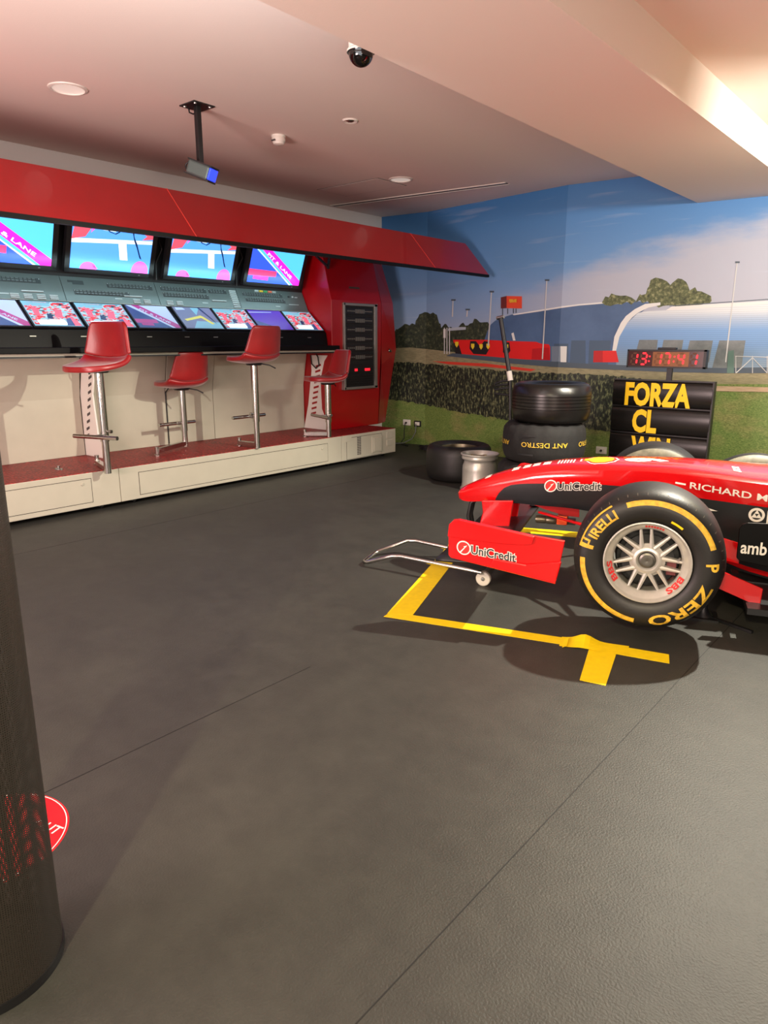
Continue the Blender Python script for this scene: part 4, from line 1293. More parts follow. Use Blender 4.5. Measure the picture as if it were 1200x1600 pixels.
# ------------------------------------------------------------------ canopy
can = thing('canopy', 'long sloping red canopy flap over the pit wall monitors', 'canopy', (-4.9, 4.0, 2.09))
CT, CBm = (-4.855, 2.455), (-4.52, 2.09)
secs = [(0.4, 3.25, 'a'), (3.252, 6.16, 'b'), (6.162, 7.19, 'c')]
for a_, b_, _ in secs:
    # folded sheet: roof from the wall, then the sloping front
    sheet = [(-6.33, 2.60), (CT[0], CT[1]), (CBm[0], CBm[1]), (CBm[0] - 0.022, CBm[1] - 0.012), (CT[0] - 0.022, CT[1] - 0.03), (-6.33, 2.57)]
    MB().prism(sheet, lambda x, z, d: (x, d, z), a_, b_).build('panel', 'red', can, world=True, bevel=0.003)
MB().box((CBm[0] - 0.034, 0.4, CBm[1] - 0.026), (CBm[0] + 0.002, 7.19, CBm[1] + 0.002)).build('edge_seal', 'black', can, world=True)
for yy in (3.251, 6.161):
    d_ = Vector((CBm[0] - CT[0], 0, CBm[1] - CT[1])); nn = Vector((-d_.z, 0, d_.x)).normalized()
    if nn.x < 0: nn = -nn
    MB().obox(Vector(((CT[0] + CBm[0]) / 2, yy, (CT[1] + CBm[1]) / 2)) + nn * 0.0005, d_ / 2, Vector((0, 0.003, 0)), nn * 0.002).build('joint_highlight', 'edge_highlight', can, world=True)  # joint strip carries the painted edge highlight
MB().bar((-5.86, 5.95, 2.17), (-5.82, 5.60, 2.34), 0.022, 0.022).build('strut', 'black_soft', cab, world=True)
MB().bar((-5.86, 5.95, 2.15), (-5.80, 5.94, 2.36), 0.022, 0.022).build('strut', 'black_soft', cab, world=True)

# ------------------------------------------------------------------ stools
def make_stool(px, py, foot_z, seat_z, face, peg, label, tilt=0.03):
    """px,py pole; face = horizontal direction the sitter looks; peg = floor peg of the swinging arm"""
    t = thing('bar_stool', label, 'stool', (peg[0], peg[1], PT), 0, 'red bar stools at the pit wall')
    P = Vector((px, py, 0)); PG = Vector((peg[0], peg[1], 0))
    # swing arm
    MB().lathe([(0.026, PT), (0.026, PT + 0.012), (0.018, PT + 0.018), (0.018, PT + 0.085), (0.001, PT + 0.086)], PG, seg=18).build('floor_peg', 'chrome', t, world=True, smooth=40)
    MB().bar(PG + Vector((0, 0, foot_z + 0.025)), P + Vector((0, 0, foot_z + 0.025)), 0.042, 0.042).build('swing_arm', 'chrome', t, world=True, bevel=0.004)
    mid = foot_z + (seat_z - foot_z) * 0.42
    MB().lathe([(0.001, foot_z - 0.01), (0.028, foot_z - 0.01), (0.028, mid), (0.001, mid)], P, seg=24).build('pole', 'chrome', t, world=True, smooth=40)
    MB().lathe([(0.034, mid - 0.1), (0.034, seat_z - 0.03), (0.001, seat_z - 0.03)], P, seg=24).build('sleeve', 'chrome', t, world=True, smooth=40)
    f = Vector(face).normalized(); s = Vector((-f.y, f.x, 0))
    # foot rest
    fz = foot_z + (seat_z - foot_z) * 0.33 + 0.02
    mb = MB()
    mb.tube([P + f * 0.10 + s * -0.215 + Vector((0, 0, fz)), P + f * 0.10 + s * 0.215 + Vector((0, 0, fz))], 0.0165, 12)
    fr = mb.build('foot_rest', 'chrome', t, world=True, smooth=40)
    MB().bar(P + f * 0.02 + Vector((0, 0, fz)), P + f * 0.10 + Vector((0, 0, fz)), 0.03, 0.03).build('foot_rest_bracket', 'steel', fr, world=True, bevel=0.003)
    MB().lathe([(0.008, 0), (0.008, 0.03), (0.014, 0.03), (0.014, 0.045), (0.001, 0.045)], P + Vector((0, 0, mid - 0.02)) + s * 0.03, s, 10).build('clamp_screw', 'chrome', fr, world=True, smooth=40)
    # under-seat plate and lever
    pl = MB().lathe([(0.001, seat_z - 0.045), (0.07, seat_z - 0.045), (0.085, seat_z - 0.02), (0.001, seat_z - 0.018)], P, seg=24).build('seat_plate', 'black_soft', t, world=True, smooth=40)
    MB().tube([P - f * 0.05 - s * 0.04 + Vector((0, 0, seat_z - 0.03)), P - f * 0.12 - s * 0.09 + Vector((0, 0, seat_z - 0.045)), P - f * 0.16 - s * 0.13 + Vector((0, 0, seat_z - 0.075))], 0.006, 8).build('height_lever', 'black_soft', pl, world=True, smooth=60)

    # shell: v runs front lip -> seat -> bend -> top of back
    path = [(0.247, 0.012), (0.234, 0.011), (0.178, -0.002), (0.06, -0.020), (-0.05, -0.024), (-0.12, -0.010), (-0.168, 0.024), (-0.190, 0.075), (-0.202, 0.14), (-0.211, 0.21), (-0.219, 0.268), (-0.222, 0.300)]
    path = [(x * cos(tilt) + z * sin(tilt), z * cos(tilt) - x * sin(tilt)) for x, z in path]
    wid = [0.060, 0.128, 0.198, 0.230, 0.237, 0.236, 0.230, 0.220, 0.208, 0.196, 0.184, 0.158]
    curl = [0.0, 0.004, 0.014, 0.026, 0.036, 0.050, 0.064, 0.068, 0.058, 0.046, 0.034, 0.028]

    def shell(lo, hi):
        n_ = 16
        rows = list(range(lo, hi + 1))
        pts = []
        for i in rows:
            x, z = path[i]
            a = path[max(0, i - 1)]; b = path[min(len(path) - 1, i + 1)]
            tx, tz = b[0] - a[0], b[1] - a[1]
            L = math.hypot(tx, tz)
            nx, nz = (tz / L, -tx / L)          # inward: up on the pan, forward on the back
            if nz < 0 and i < 5: nx, nz = -nx, -nz
            for k in range(n_ + 1):
                q_ = -1 + 2 * k / n_
                cc = curl[i] * abs(q_) ** 2.6
                p_ = P + s * (wid[i] * q_) + f * (x + nx * cc) + Vector((0, 0, seat_z + 0.015 + z + nz * cc))
                pts.append(p_)
        fs = []
        for i in range(len(rows) - 1):
            for k in range(n_):
                a = i * (n_ + 1) + k
                fs.append((a, a + 1, a + n_ + 2, a + n_ + 1))
        return MB().add(pts, fs)
    shell(0, 6).build('seat', 'leather', t, world=True, smooth=80, solid=0.045, sub=2, sol_off=0.0)
    shell(6, 11).build('backrest', 'leather', t, world=True, smooth=80, solid=0.034, sub=2, sol_off=0.0)
    return t


def wdir(a, b):
    return rt_ * a + fw_ * b


make_stool(-5.31, 2.83, 0.335, 1.165, wdir(-0.36, -0.93), (-5.69, 2.945), 'tallest red bar stool on the left, its seat turned towards the room', 0.17)
make_stool(-5.95, 4.00, 0.36, 0.945, wdir(-0.80, 0.58), (-5.72, 3.54), 'low red bar stool second from the left, seatback turned away')
make_stool(-5.41, 4.46, 0.345, 1.18, wdir(-0.80, 0.58), (-5.65, 4.43), 'tall red bar stool third from the left, seatback turned away')
make_stool(-5.45, 5.50, 0.345, 0.95, wdir(-0.86, -0.50), (-5.65, 5.33), 'low red bar stool beside the red cabinet, seat seen from its front edge')

# ------------------------------------------------------------------ tape, sticker, column
def strip(label, pts, z=0.0009, extra=None):
    t = MB()
    n_ = len(pts)
    t.add([(x, y, 0.0001) for x, y in pts] + [(x, y, z) for x, y in pts],
          [tuple(range(n_ - 1, -1, -1)), tuple(range(n_, 2 * n_))] + [(i, (i + 1) % n_, n_ + (i + 1) % n_, n_ + i) for i in range(n_)])
    if extra: extra(t)
    return tag(t.build('floor_tape', 'yellow'), label, 'tape', 'yellow tape strips marking the car bay')


strip('long yellow tape strip running from the corner towards the front wheel', [(-2.165, 2.555), (-1.245, 2.852), (-1.315, 2.915), (-2.18, 2.628)])


def wrinkle(t):
    c = Vector((-1.24, 2.89, 0.002)); d = Vector((0.93, 0.33, 0)).normalized(); s = Vector((-d.y, d.x, 0))
    t.grid(lambda a, b: c + d * (a - 0.35) * 0.30 + s * (b - 0.5) * 0.11 + Vector((0, 0, 0.022 * math.exp(-((a - 0.35) / 0.16) ** 2) * (0.3 + b))), 14, 4)
    t.grid(lambda a, b: c + d * (0.02 + a * 0.02 - 0.11) + s * (b - 0.7) * 0.10 + Vector((0, 0, 0.012 * a)), 2, 3)


strip('short yellow tape strip with a wrinkle, lying in the tyre shadow', [(-1.325, 2.828), (-0.872, 2.948), (-0.905, 3.038), (-1.345, 2.915)], 0.0012, wrinkle)
strip('stub of yellow tape forming a T, nearest the camera', [(-1.205, 2.87), (-1.085, 2.885), (-1.000, 2.575), (-1.102, 2.552)], 0.0015)
strip('yellow tape strip running under the tow handle towards the far side', [(-2.178, 2.60), (-2.065, 2.668), (-2.478, 3.69), (-2.80, 4.44), (-2.90, 4.41), (-2.585, 3.64)], 0.0012)
strip('yellow tape strip seen under the nose on the far side of the car', [(-2.88, 4.26), (-2.30, 4.492), (-1.5, 4.79), (-1.5, 4.93), (-2.30, 4.652), (-2.9, 4.40)], 0.0015)

st = thing('floor_sticker', 'round red floor sticker with white lettering, half behind the mesh column', 'floor sticker', (-1.949, 0.585, 0.0))
MB().lathe([(0.001, 0.0014), (0.203, 0.0014), (0.207, 0.0001)], seg=64).build('disc', mat('red vinyl', (232, 24, 34), 0.4), st)
mb = MB(); mb.lathe([(0.1985, 0.0018), (0.2015, 0.0018)], seg=64); mb.build('white_ring', 'white', st)
mb = MB(); a_ = radians(15.5)
word(mb, 'OUT', lambda x, y: Vector(((x + 0.108) * cos(a_) - (y + 0.106) * sin(a_), (x + 0.108) * sin(a_) + (y + 0.106) * cos(a_), 0.0019)), 0.034, 0.095, bold=0.01)
mb.build('lettering', 'white', st, fix=False)

cl = thing('mesh_column', 'tall round column sleeve of black woven mesh at the left edge', 'column', (-1.515, 0.42, 0))
R_ = 0.15; n_ = 72
verts = []; faces = []; uvs = []
zs = [0.02, 0.3, 0.6, 0.9, 1.2, 1.5, 1.8, 2.1, 2.4, 2.7, H - 0.002]
for z in zs:
    for k in range(n_):
        verts.append((R_ * cos(2 * pi * k / n_), R_ * sin(2 * pi * k / n_), z))
for i in range(len(zs) - 1):
    for k in range(n_):
        k2 = (k + 1) % n_
        faces.append((i * n_ + k, i * n_ + k2, (i + 1) * n_ + k2, (i + 1) * n_ + k))
        uvs.append([(k / n_, zs[i] / H), ((k + 1) / n_, zs[i] / H), ((k + 1) / n_, zs[i + 1] / H), (k / n_, zs[i + 1] / H)])
o = MB().add(verts, faces).build('mesh_sleeve', 'mesh', cl, smooth=60, fix=False)
uv = o.data.uv_layers.new(name='uv')
for p_ in o.data.polygons:
    for li, c in zip(p_.loop_indices, uvs[p_.index]):
        uv.data[li].uv = c
MB().lathe([(0.146, 0.0), (0.1535, 0.0), (0.1535, 0.022), (0.146, 0.022)], seg=72, close=True).build('hem', 'black_soft', cl, smooth=40)

# ------------------------------------------------------------------ wheels
TYRE = [(0.187, -0.016), (0.196, -0.004), (0.215, 0.006), (0.250, 0.012), (0.285, 0.006), (0.307, -0.012), (0.321, -0.038), (0.329, -0.08), (0.331, -0.165),
        (0.329, -0.25), (0.321, -0.292), (0.307, -0.318), (0.285, -0.336), (0.250, -0.342), (0.215, -0.336), (0.196, -0.326), (0.187, -0.314)]


def tyre_h(r):
    for (r0, h0), (r1, h1) in zip(TYRE, TYRE[1:]):
        if r0 <= r <= r1:
            return h0 + (h1 - h0) * (r - r0) / (r1 - r0)
    return 0.0


def wheel(parent, o, out, right, up, detail=True, rim_name='wheel'):
    o, out, right, up = Vector(o), Vector(out), Vector(right), Vector(up)
    P = lambda a, b, h: o + right * a + up * b + out * h
    mb = MB()
    mb.lathe([(0.186, -0.012), (0.190, -0.004), (0.189, 0.002), (0.184, 0.003), (0.179, -0.002), (0.177, -0.012), (0.172, -0.016), (0.158, -0.030), (0.148, -0.040), (0.146, -0.052), (0.158, -0.060), (0.160, -0.30), (0.176, -0.315), (0.178, -0.326), (0.188, -0.328), (0.188, -0.312), (0.17, -0.30), (0.168, -0.04)], o, out, 72)
    # spokes in pairs meeting in a U round each lug of the hub
    for k in range(14):
        a = 2 * pi * k / 14 + (0.075 if k % 2 else -0.075) + radians(6)
        a0 = 2 * pi * (k // 2 * 2 + 0.5 + (0.22 if k % 2 else -0.22)) / 14 + radians(6)
        n1 = Vector((cos(a), sin(a))); n0 = Vector((cos(a0), sin(a0)))
        p0 = P(n0.x * 0.062, n0.y * 0.062, -0.047); p1 = P(n1.x * 0.151, n1.y * 0.151, -0.047)
        d = (p1 - p0).normalized(); s_ = d.cross(out).normalized()
        v = []
        for t_, w0, h0 in ((p0, 0.012, 0.010), (p1, 0.0062, 0.006)):
            v += [t_ - s_ * w0 - out * 0.02, t_ + s_ * w0 - out * 0.02, t_ + s_ * w0 * 0.8 + out * h0 * 0.5, t_ + out * h0, t_ - s_ * w0 * 0.8 + out * h0 * 0.5]
        mb.add(v, [(0, 1, 6, 5), (1, 2, 7, 6), (2, 3, 8, 7), (3, 4, 9, 8), (4, 0, 5, 9)])
    mb.lathe([(0.075, -0.07), (0.078, -0.052), (0.066, -0.043), (0.064, -0.040), (0.058, -0.036), (0.048, -0.034), (0.040, -0.040), (0.036, -0.055)], o, out, 40)
    w = mb.build(rim_name, 'alloy', parent, smooth=45)
    ty = MB().lathe(TYRE, o, out, 96).build('tyre', 'rubber', w, smooth=60)
    MB().lathe([(0.036, -0.056), (0.035, -0.040), (0.026, -0.036), (0.0255, -0.028), (0.016, -0.027), (0.001, -0.030)], o, out, 32).build('centre_nut', 'alloy_dark', w, smooth=40)
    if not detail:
        MB().lathe([(r_, h_ - 0.002) for r_, h_ in ((0.312, -0.313), (0.305, -0.320), (0.285, -0.337), (0.250, -0.343), (0.215, -0.337), (0.200, -0.329))], o, out, 72).build('sidewall_glare', 'rubber_glare', w, smooth=60, fix=False)  # pale ring stands for lamp glare on the sidewall
    if detail:
        MB().lathe([(0.001, -0.10), (0.135, -0.10), (0.142, -0.11), (0.142, -0.2), (0.001, -0.2)], o, out, 48).build('brake_drum', 'black_soft', w, smooth=40)
        MB().lathe([(0.055, -0.07), (0.115, -0.072), (0.115, -0.09), (0.055, -0.09)], o, out, 40).build('brake_disc', 'black_soft', w, smooth=40)
        MB().obox(P(0.105, -0.035, -0.08), right * 0.02, up * 0.03, out * 0.012).build('brake_caliper', mat('faded red caliper', (96, 40, 42), 0.5), w)
        MB().tube([P(0.135, 0.028, -0.028), P(0.128, 0.027, -0.004)], 0.005, 8).build('valve', 'steel', w, smooth=40)
        F = lambda a, b: P(a, b, tyre_h(sqrt(a * a + b * b)) + 0.0022)
        mb = MB()
        arc_band(mb, F, 0.268, 0.291, radians(112), radians(19))
        mb.build('sidewall_band', 'gold', w, fix=False)
        mb = MB()
        arc_band(mb, F, 0.268, 0.291, radians(180), radians(263))
        mb.build('sidewall_band', 'gold', w, fix=False)
        mb = MB()
        arc_word(mb, 'IRELLI', F, 0.262, radians(141), 0.044, sweep=radians(34), bold=0.03)
        arc_band(mb, F, 0.296, 0.303, radians(170), radians(124), 0, 20)        # long roof of the P
        arc_band(mb, F, 0.240, 0.303, radians(170), radians(166), 0, 4)
        arc_band(mb, F, 0.262, 0.270, radians(166), radians(161), 0, 4)
        arc_band(mb, F, 0.270, 0.296, radians(163), radians(161), 0, 3)
        mb.build('sidewall_lettering', 'gold', w, fix=False)
        mb = MB(); arc_word(mb, 'P', F, 0.270, radians(2), 0.052, bold=0.03)
        mb.build('sidewall_lettering', 'gold', w, fix=False)
        mb = MB(); arc_word(mb, 'ZERO', F, 0.272, radians(-50), 0.050, sweep=radians(68), bold=0.03)
        mb.build('sidewall_lettering', 'gold', w, fix=False)
        mb = MB(); arc_band(mb, F, 0.212, 0.222, radians(67), radians(52), 0, 8)
        mb.build('yellow_label', 'board_yellow', w, fix=False)
        G = lambda a, b: P(a, b, (-0.0145 - (0.172 - sqrt(a * a + b * b)) * 0.9) if sqrt(a * a + b * b) < 0.172 else -0.0115)
        for ang in (202, -38):
            mb = MB(); arc_word(mb, 'BBS', G, 0.163, radians(ang), 0.021, sweep=radians(34), bold=0.03)
            mb.build('rim_lettering', 'red_text', w, fix=False)
        mb = MB()
        for k in range(7):
            arc_band(mb, G, 0.159, 0.170, radians(97 - 4.2 * k), radians(94 - 4.2 * k), 0, 3)
        mb.build('rim_mark', 'red_text', w, fix=False)
        mb = MB()
        for k in range(46):
            a = 2 * pi * k / 46
            mb.add([P(cos(a + da) * rr, sin(a + da) * rr, tyre_h(min(0.3305, rr)) + 0.001) for da, rr in ((-0.004, 0.309), (0.004, 0.309), (0.004, 0.318), (-0.004, 0.318))], [(0, 1, 2, 3)])
        mb.build('shoulder_mark', mat('scuffed rubber', (88, 80, 70), 0.7), w, fix=False)
    return w


# ------------------------------------------------------------------ the racing car (its own frame: x to the nose, y to its left, z up)
CA = radians(19.0)
fwd = Vector((-cos(CA), -sin(CA), 0)); lft = Vector((sin(CA), -cos(CA), 0))
CO = Vector((-1.05, 3.07, 0)) - lft * 0.9
car = thing('racing_car', 'red open-wheel racing car jacked up on a nose trolley', 'race car', CO, pi + CA)
#        u     ws     zt     zc     wb     zb
ST = [(1.122, 0.012, 0.452, 0.446, 0.010, 0.432), (1.108, 0.036, 0.474, 0.458, 0.032, 0.414), (1.075, 0.058, 0.499, 0.472, 0.052, 0.406), (1.03, 0.074, 0.522, 0.488, 0.066, 0.408), (0.95, 0.095, 0.561, 0.520, 0.088, 0.420),
      (0.80, 0.124, 0.618, 0.570, 0.115, 0.433), (0.60, 0.166, 0.670, 0.631, 0.150, 0.438), (0.38, 0.200, 0.699, 0.667, 0.178, 0.440), (0.10, 0.232, 0.717, 0.692, 0.205, 0.405),
      (-0.15, 0.265, 0.722, 0.693, 0.235, 0.32), (-0.50, 0.318, 0.706, 0.680, 0.29, 0.20), (-1.0, 0.36, 0.705, 0.665, 0.36, 0.16), (-1.9, 0.38, 0.70, 0.65, 0.38, 0.15), (-2.5, 0.33, 0.66, 0.60, 0.34, 0.15), (-3.1, 0.20, 0.56, 0.50, 0.22, 0.16), (-3.6, 0.10, 0.46, 0.42, 0.11, 0.24)]


def stn(u):
    """smoothly interpolated section numbers at u"""
    i = 0
    while i < len(ST) - 2 and u < ST[i + 1][0]:
        i += 1
    a, b = ST[i], ST[i + 1]
    t = min(1, max(0, (a[0] - u) / (a[0] - b[0])))
    pa = ST[max(0, i - 1)]; pb = ST[min(len(ST) - 1, i + 2)]
    res = []
    L = a[0] - b[0]
    for k in range(1, 6):
        m0 = (b[k] - pa[k]) / (pa[0] - b[0]) * L if pa is not a else (b[k] - a[k])
        m1 = (pb[k] - a[k]) / (a[0] - pb[0]) * L if pb is not b else (b[k] - a[k])
        t2, t3 = t * t, t * t * t
        res.append((2 * t3 - 3 * t2 + 1) * a[k] + (t3 - 2 * t2 + t) * m0 + (-2 * t3 + 3 * t2) * b[k] + (t3 - t2) * m1)
    return res


TOPF = [(0.0, 0.0), (0.35, 0.05), (0.65, 0.2), (0.86, 0.50), (0.955, 0.78), (1.0, 1.05)]


def half(u):
    ws, zt, zc, wb, zb = stn(u)
    d = zt - zc
    pts = [(ws * f, zt - d * g) for f, g in TOPF]
    zs_ = zt - d * 1.05
    for k in range(1, 6):
        t = k / 5
        pts.append((ws + (wb - ws) * t + 0.012 * ws / 0.3 * sin(pi * t), zs_ + (zb + 0.022 - zs_) * t))
    pts += [(wb * 0.93, zb + 0.004), (wb * 0.7, zb), (0.0, zb)]
    return pts


def side_v(u, z):
    ws, zt, zc, wb, zb = stn(u)
    d = zt - zc
    zs_ = zt - d * 1.05
    t = min(1, max(0, (zs_ - z) / (zs_ - zb - 0.022)))
    return ws + (wb - ws) * t + 0.012 * ws / 0.3 * sin(pi * t)


def top_z(u, v):
    ws, zt, zc, wb, zb = stn(u)
    d = zt - zc
    f = min(1, abs(v) / ws)
    for (f0, g0), (f1, g1) in zip(TOPF, TOPF[1:]):
        if f <= f1:
            return zt - d * (g0 + (g1 - g0) * (f - f0) / (f1 - f0))
    return zt - d


us = [1.122, 1.117, 1.108, 1.095, 1.075, 1.05, 1.02, 0.99] + [0.95 - 0.05 * k for k in range(40)] + [-1.05 - 0.1 * k for k in range(26)]
us = sorted(set(round(x, 4) for x in us), reverse=True)
mb = MB()
rows = []
for u in us:
    h_ = half(u)
    ring = [(u, v, z) for v, z in h_] + [(u, -v, z) for v, z in reversed(h_[1:-1])]
    rows.append(ring)
nr = len(rows[0])
mb.add([p for r in rows for p in r], [(i * nr + k, i * nr + (k + 1) % nr, (i + 1) * nr + (k + 1) % nr, (i + 1) * nr + k) for i in range(len(rows) - 1) for k in range(nr)]
       + [tuple(range(nr - 1, -1, -1)), tuple((len(rows) - 1) * nr + k for k in range(nr))])
body = mb.build('body', 'car_red', car, smooth=50)

# dark carbon lower flanks
TOPB = [(0.872, 0.436), (0.862, 0.462), (0.845, 0.492), (0.815, 0.524), (0.775, 0.546), (0.707, 0.562), (0.576, 0.577), (0.297, 0.601), (0.1, 0.603), (-0.234, 0.578), (-0.528, 0.566), (-1.3, 0.555), (-1.75, 0.30)]


def black_top(u):
    for (u0, z0), (u1, z1) in zip(TOPB, TOPB[1:]):
        if u >= u1:
            t = (u0 - u) / (u0 - u1)
            return z0 + (z1 - z0) * t
    return 0.30


ub = [0.872, 0.866, 0.858, 0.848, 0.835, 0.815, 0.795] + [0.775 - 0.05 * k for k in range(51)]
for sgn in (1, -1):
    mb = MB()
    nv = 8

    def fl(a, b):
        i = min(len(ub) - 1, int(round(a * (len(ub) - 1))))
        u = ub[i]
        zb_ = stn(u)[4]
        z1 = max(black_top(u), zb_ + 0.004); z = zb_ + 0.003 + (z1 - zb_ - 0.003) * b
        v = side_v(u, z)
        if z < zb_ + 0.022:
            v = stn(u)[3] * (0.94 + 0.06 * (z - zb_) / 0.022) + 0.0005
        return (u, sgn * (v + 0.0018), z)
    mb.grid(fl, len(ub) - 1, nv)
    mb.build('carbon_flank', 'carbon', body, smooth=60, fix=False)


def on_side(uc, zc, slope=0.0, off=0.003):
    def fn(x, y):
        u = uc - x; z = zc + y + slope * x
        return Vector((u, side_v(u, z) + off, z))
    return fn


def on_top(uc, vc, off=0.002):
    """x runs backwards along the car, y towards its right side"""
    def fn(x, y):
        u = uc - x; v = vc - y
        return Vector((u, v, top_z(u, v) + off))
    return fn


def uni_logo(mbs, fn0, fn1, fn2, x0, w, h):
    """red roundel with a white slash, then the bank's name, all on a white edge"""
    wm, rm, dm = mbs
    disc(wm, fn0, x0 + h * 0.75, 0, h * 0.80)
    word(wm, 'UniCredit', lambda x, y: fn0(x0 + h * 1.6 + w / 2 + x, y), h, w * 1.03, bold=0.07)
    disc(rm, fn1, x0 + h * 0.75, 0, h * 0.66)
    c = x0 + h * 0.75
    wm.add([fn2(c + h * a, h * b) for a, b in ((-0.42, -0.5), (-0.30, -0.58), (0.42, 0.36), (0.0, 0.18), (0.02, 0.1), (0.12, 0.12))], [(0, 1, 2, 5), (5, 2, 3, 4)])
    word(dm, 'UniCredit', lambda x, y: fn2(x0 + h * 1.6 + w / 2 + x, y), h, w, bold=0.018)


mbs = (MB(), MB(), MB())
uni_logo(mbs, on_side(0.575, 0.563, 0.1, 0.0025), on_side(0.575, 0.563, 0.1, 0.0034), on_side(0.575, 0.563, 0.1, 0.0042), 0.0, 0.236, 0.045)
for m_, nm, mt in zip(mbs, ('logo_edge', 'logo_roundel', 'logo_lettering'), ('white', 'uni_red', 'dark_text')):
    m_.build(nm, mt, body, fix=False)
mb = MB()
word(mb, 'RICHARD MILLE', on_side(-0.408, 0.622, -0.085), 0.034, 0.47, bold=0.015)
word(mb, '-', on_side(-0.128, 0.655, -0.1), 0.05, 0.05, bold=0.02)
mb.build('side_lettering', 'white', body, fix=False)
# round triangle badge and first letter of the next name on the flank
fn = on_side(-0.487, 0.523, 0.0, 0.0035)
mb = MB(); disc(mb, fn, 0, 0, 0.036)
mb.build('badge_disc', 'white', body, fix=False)
fn = on_side(-0.487, 0.523, 0.0, 0.0045)
mb = MB(); disc(mb, fn, 0, 0, 0.024); mb.build('badge_centre', 'dark_text', body, fix=False)
fn = on_side(-0.487, 0.523, 0.0, 0.0055)
mb = MB(); mb.add([fn(0, 0.026), fn(-0.023, -0.014), fn(0.023, -0.014)], [(0, 1, 2)]); mb.build('badge_triangle', 'white', body, fix=False)
fn = on_side(-0.487, 0.523, 0.0, 0.0065)
mb = MB(); mb.add([fn(0, -0.008), fn(-0.009, 0.007), fn(0.009, 0.007)], [(0, 1, 2)]); mb.build('badge_triangle', 'dark_text', body, fix=False)
mb = MB(); word(mb, 'P', on_side(-0.555, 0.520, 0.0, 0.0035), 0.062, bold=0.05); mb.build('side_lettering', 'white', body, fix=False)
# small white-red pointed flash on the flank behind the wheel
mb = MB(); fn = on_side(-0.30, 0.525, 0.0, 0.0035)
mb.add([fn(-0.05, 0.012), fn(0.012, -0.004), fn(-0.04, -0.008)], [(0, 1, 2)]); mb.build('flash', 'white', body, fix=False)
# yellow shell emblem on the nose top
wm, rm, ym = MB(), MB(), MB()
def pecten(mb, fn, r):
    pts = [(-0.35 * r, -0.95 * r), (0.35 * r, -0.95 * r), (0.42 * r, -0.62 * r)]
    for k in range(15):
        a = radians(-28 + 236 * k / 14)
        rr = r * (1.0 + (0.05 if k % 2 else -0.02))
        pts.append((rr * cos(a) * 1.08, rr * sin(a) * 0.92 + 0.05 * r))
    pts += [(-0.42 * r, -0.62 * r)]
    # orientation: hinge towards the nose
    mb.poly([(b, -a) for a, b in pts], fn)
pecten(wm, on_top(0.30, 0.02, 0.0016), 0.108); pecten(rm, on_top(0.30, 0.02, 0.0026), 0.098); pecten(ym, on_top(0.30, 0.02, 0.0036), 0.084)
wm.build('shell_edge', 'white', body, fix=False); rm.build('shell_border', 'uni_red', body, fix=False); ym.build('shell_emblem', 'shell_yellow', body, fix=False)
# start number, turned sideways
mb = MB(); word(mb, '6', lambda x, y: on_top(0.045, 0.02, 0.002)(y, -x), 0.20, 0.13, bold=0.06); mb.build('race_number', 'white', body, fix=False)
mb = MB(); word(mb, 'acer', lambda x, y: on_top(-0.405, 0.10, 0.002)(y * 1.0, -x), 0.05, 0.15, bold=0.03); mb.build('top_lettering', 'white', body, fix=False)
# row of small white marks along the nose
mb = MB()
for uc, s_ in ((0.93, 0.034), (0.765, 0.042), (0.70, 0.042), (0.645, 0.040), (0.585, 0.042)):
    fn = on_top(uc, 0.045 * (1 - (uc - 0.5)), 0.002)
    for y_ in (-1, 0, 1):
        mb.add([fn(-s_ * 0.5, y_ * s_ * 0.62 - s_ * 0.2), fn(s_ * 0.5, y_ * s_ * 0.62 - s_ * 0.2), fn(s_ * 0.5, y_ * s_ * 0.62 + s_ * 0.18), fn(-s_ * 0.5, y_ * s_ * 0.62 + s_ * 0.18)], [(0, 1, 2, 3)])
    mb.add([fn(-s_ * 0.12, -s_ * 0.8), fn(s_ * 0.12, -s_ * 0.8), fn(s_ * 0.12, s_ * 0.8), fn(-s_ * 0.12, s_ * 0.8)], [(0, 1, 2, 3)])
for k in range(6):
    fn = on_top(0.52 - 0.017 * k, 0.04, 0.002)
    mb.add([fn(-0.004, -0.045), fn(0.004, -0.045), fn(0.004, 0.05), fn(-0.004, 0.05)], [(0, 1, 2, 3)])
mb.build('nose_marks', 'white', body, fix=False)
# cockpit opening and headrest behind the picture's right edge
MB().grid(lambda a, b: (-1.0 - 0.75 * a, (b - 0.5) * 0.5 * sin(pi * min(1, a * 1.2 + 0.12)) ** 0.5 if a < 0.8 else (b - 0.5) * 0.4, 0.7075), 12, 4).build('cockpit_opening', 'black_matte', body)
# engine cover with air intake, side pods, rear wing behind the picture's right edge
def blob(name, secs, m, smooth=50):
    """loft of rounded sections (u, centre v, half width, bottom z, top z)"""
    mb = MB(); n_ = 20; v = []
    for u, c, w_, z0, z1 in secs:
        for k in range(n_):
            a = 2 * pi * k / n_
            ca, sa = cos(a), sin(a)
            v.append((u, c + w_ * abs(ca) ** 0.6 * (1 if ca >= 0 else -1), (z0 + z1) / 2 + (z1 - z0) / 2 * abs(sa) ** 0.6 * (1 if sa >= 0 else -1)))
    L = len(secs)
    f = [(i * n_ + k, i * n_ + (k + 1) % n_, (i + 1) * n_ + (k + 1) % n_, (i + 1) * n_ + k) for i in range(L - 1) for k in range(n_)]
    f += [tuple(range(n_ - 1, -1, -1)), tuple((L - 1) * n_ + k for k in range(n_))]
    return mb.add(v, f).build(name, m, car, smooth=smooth)


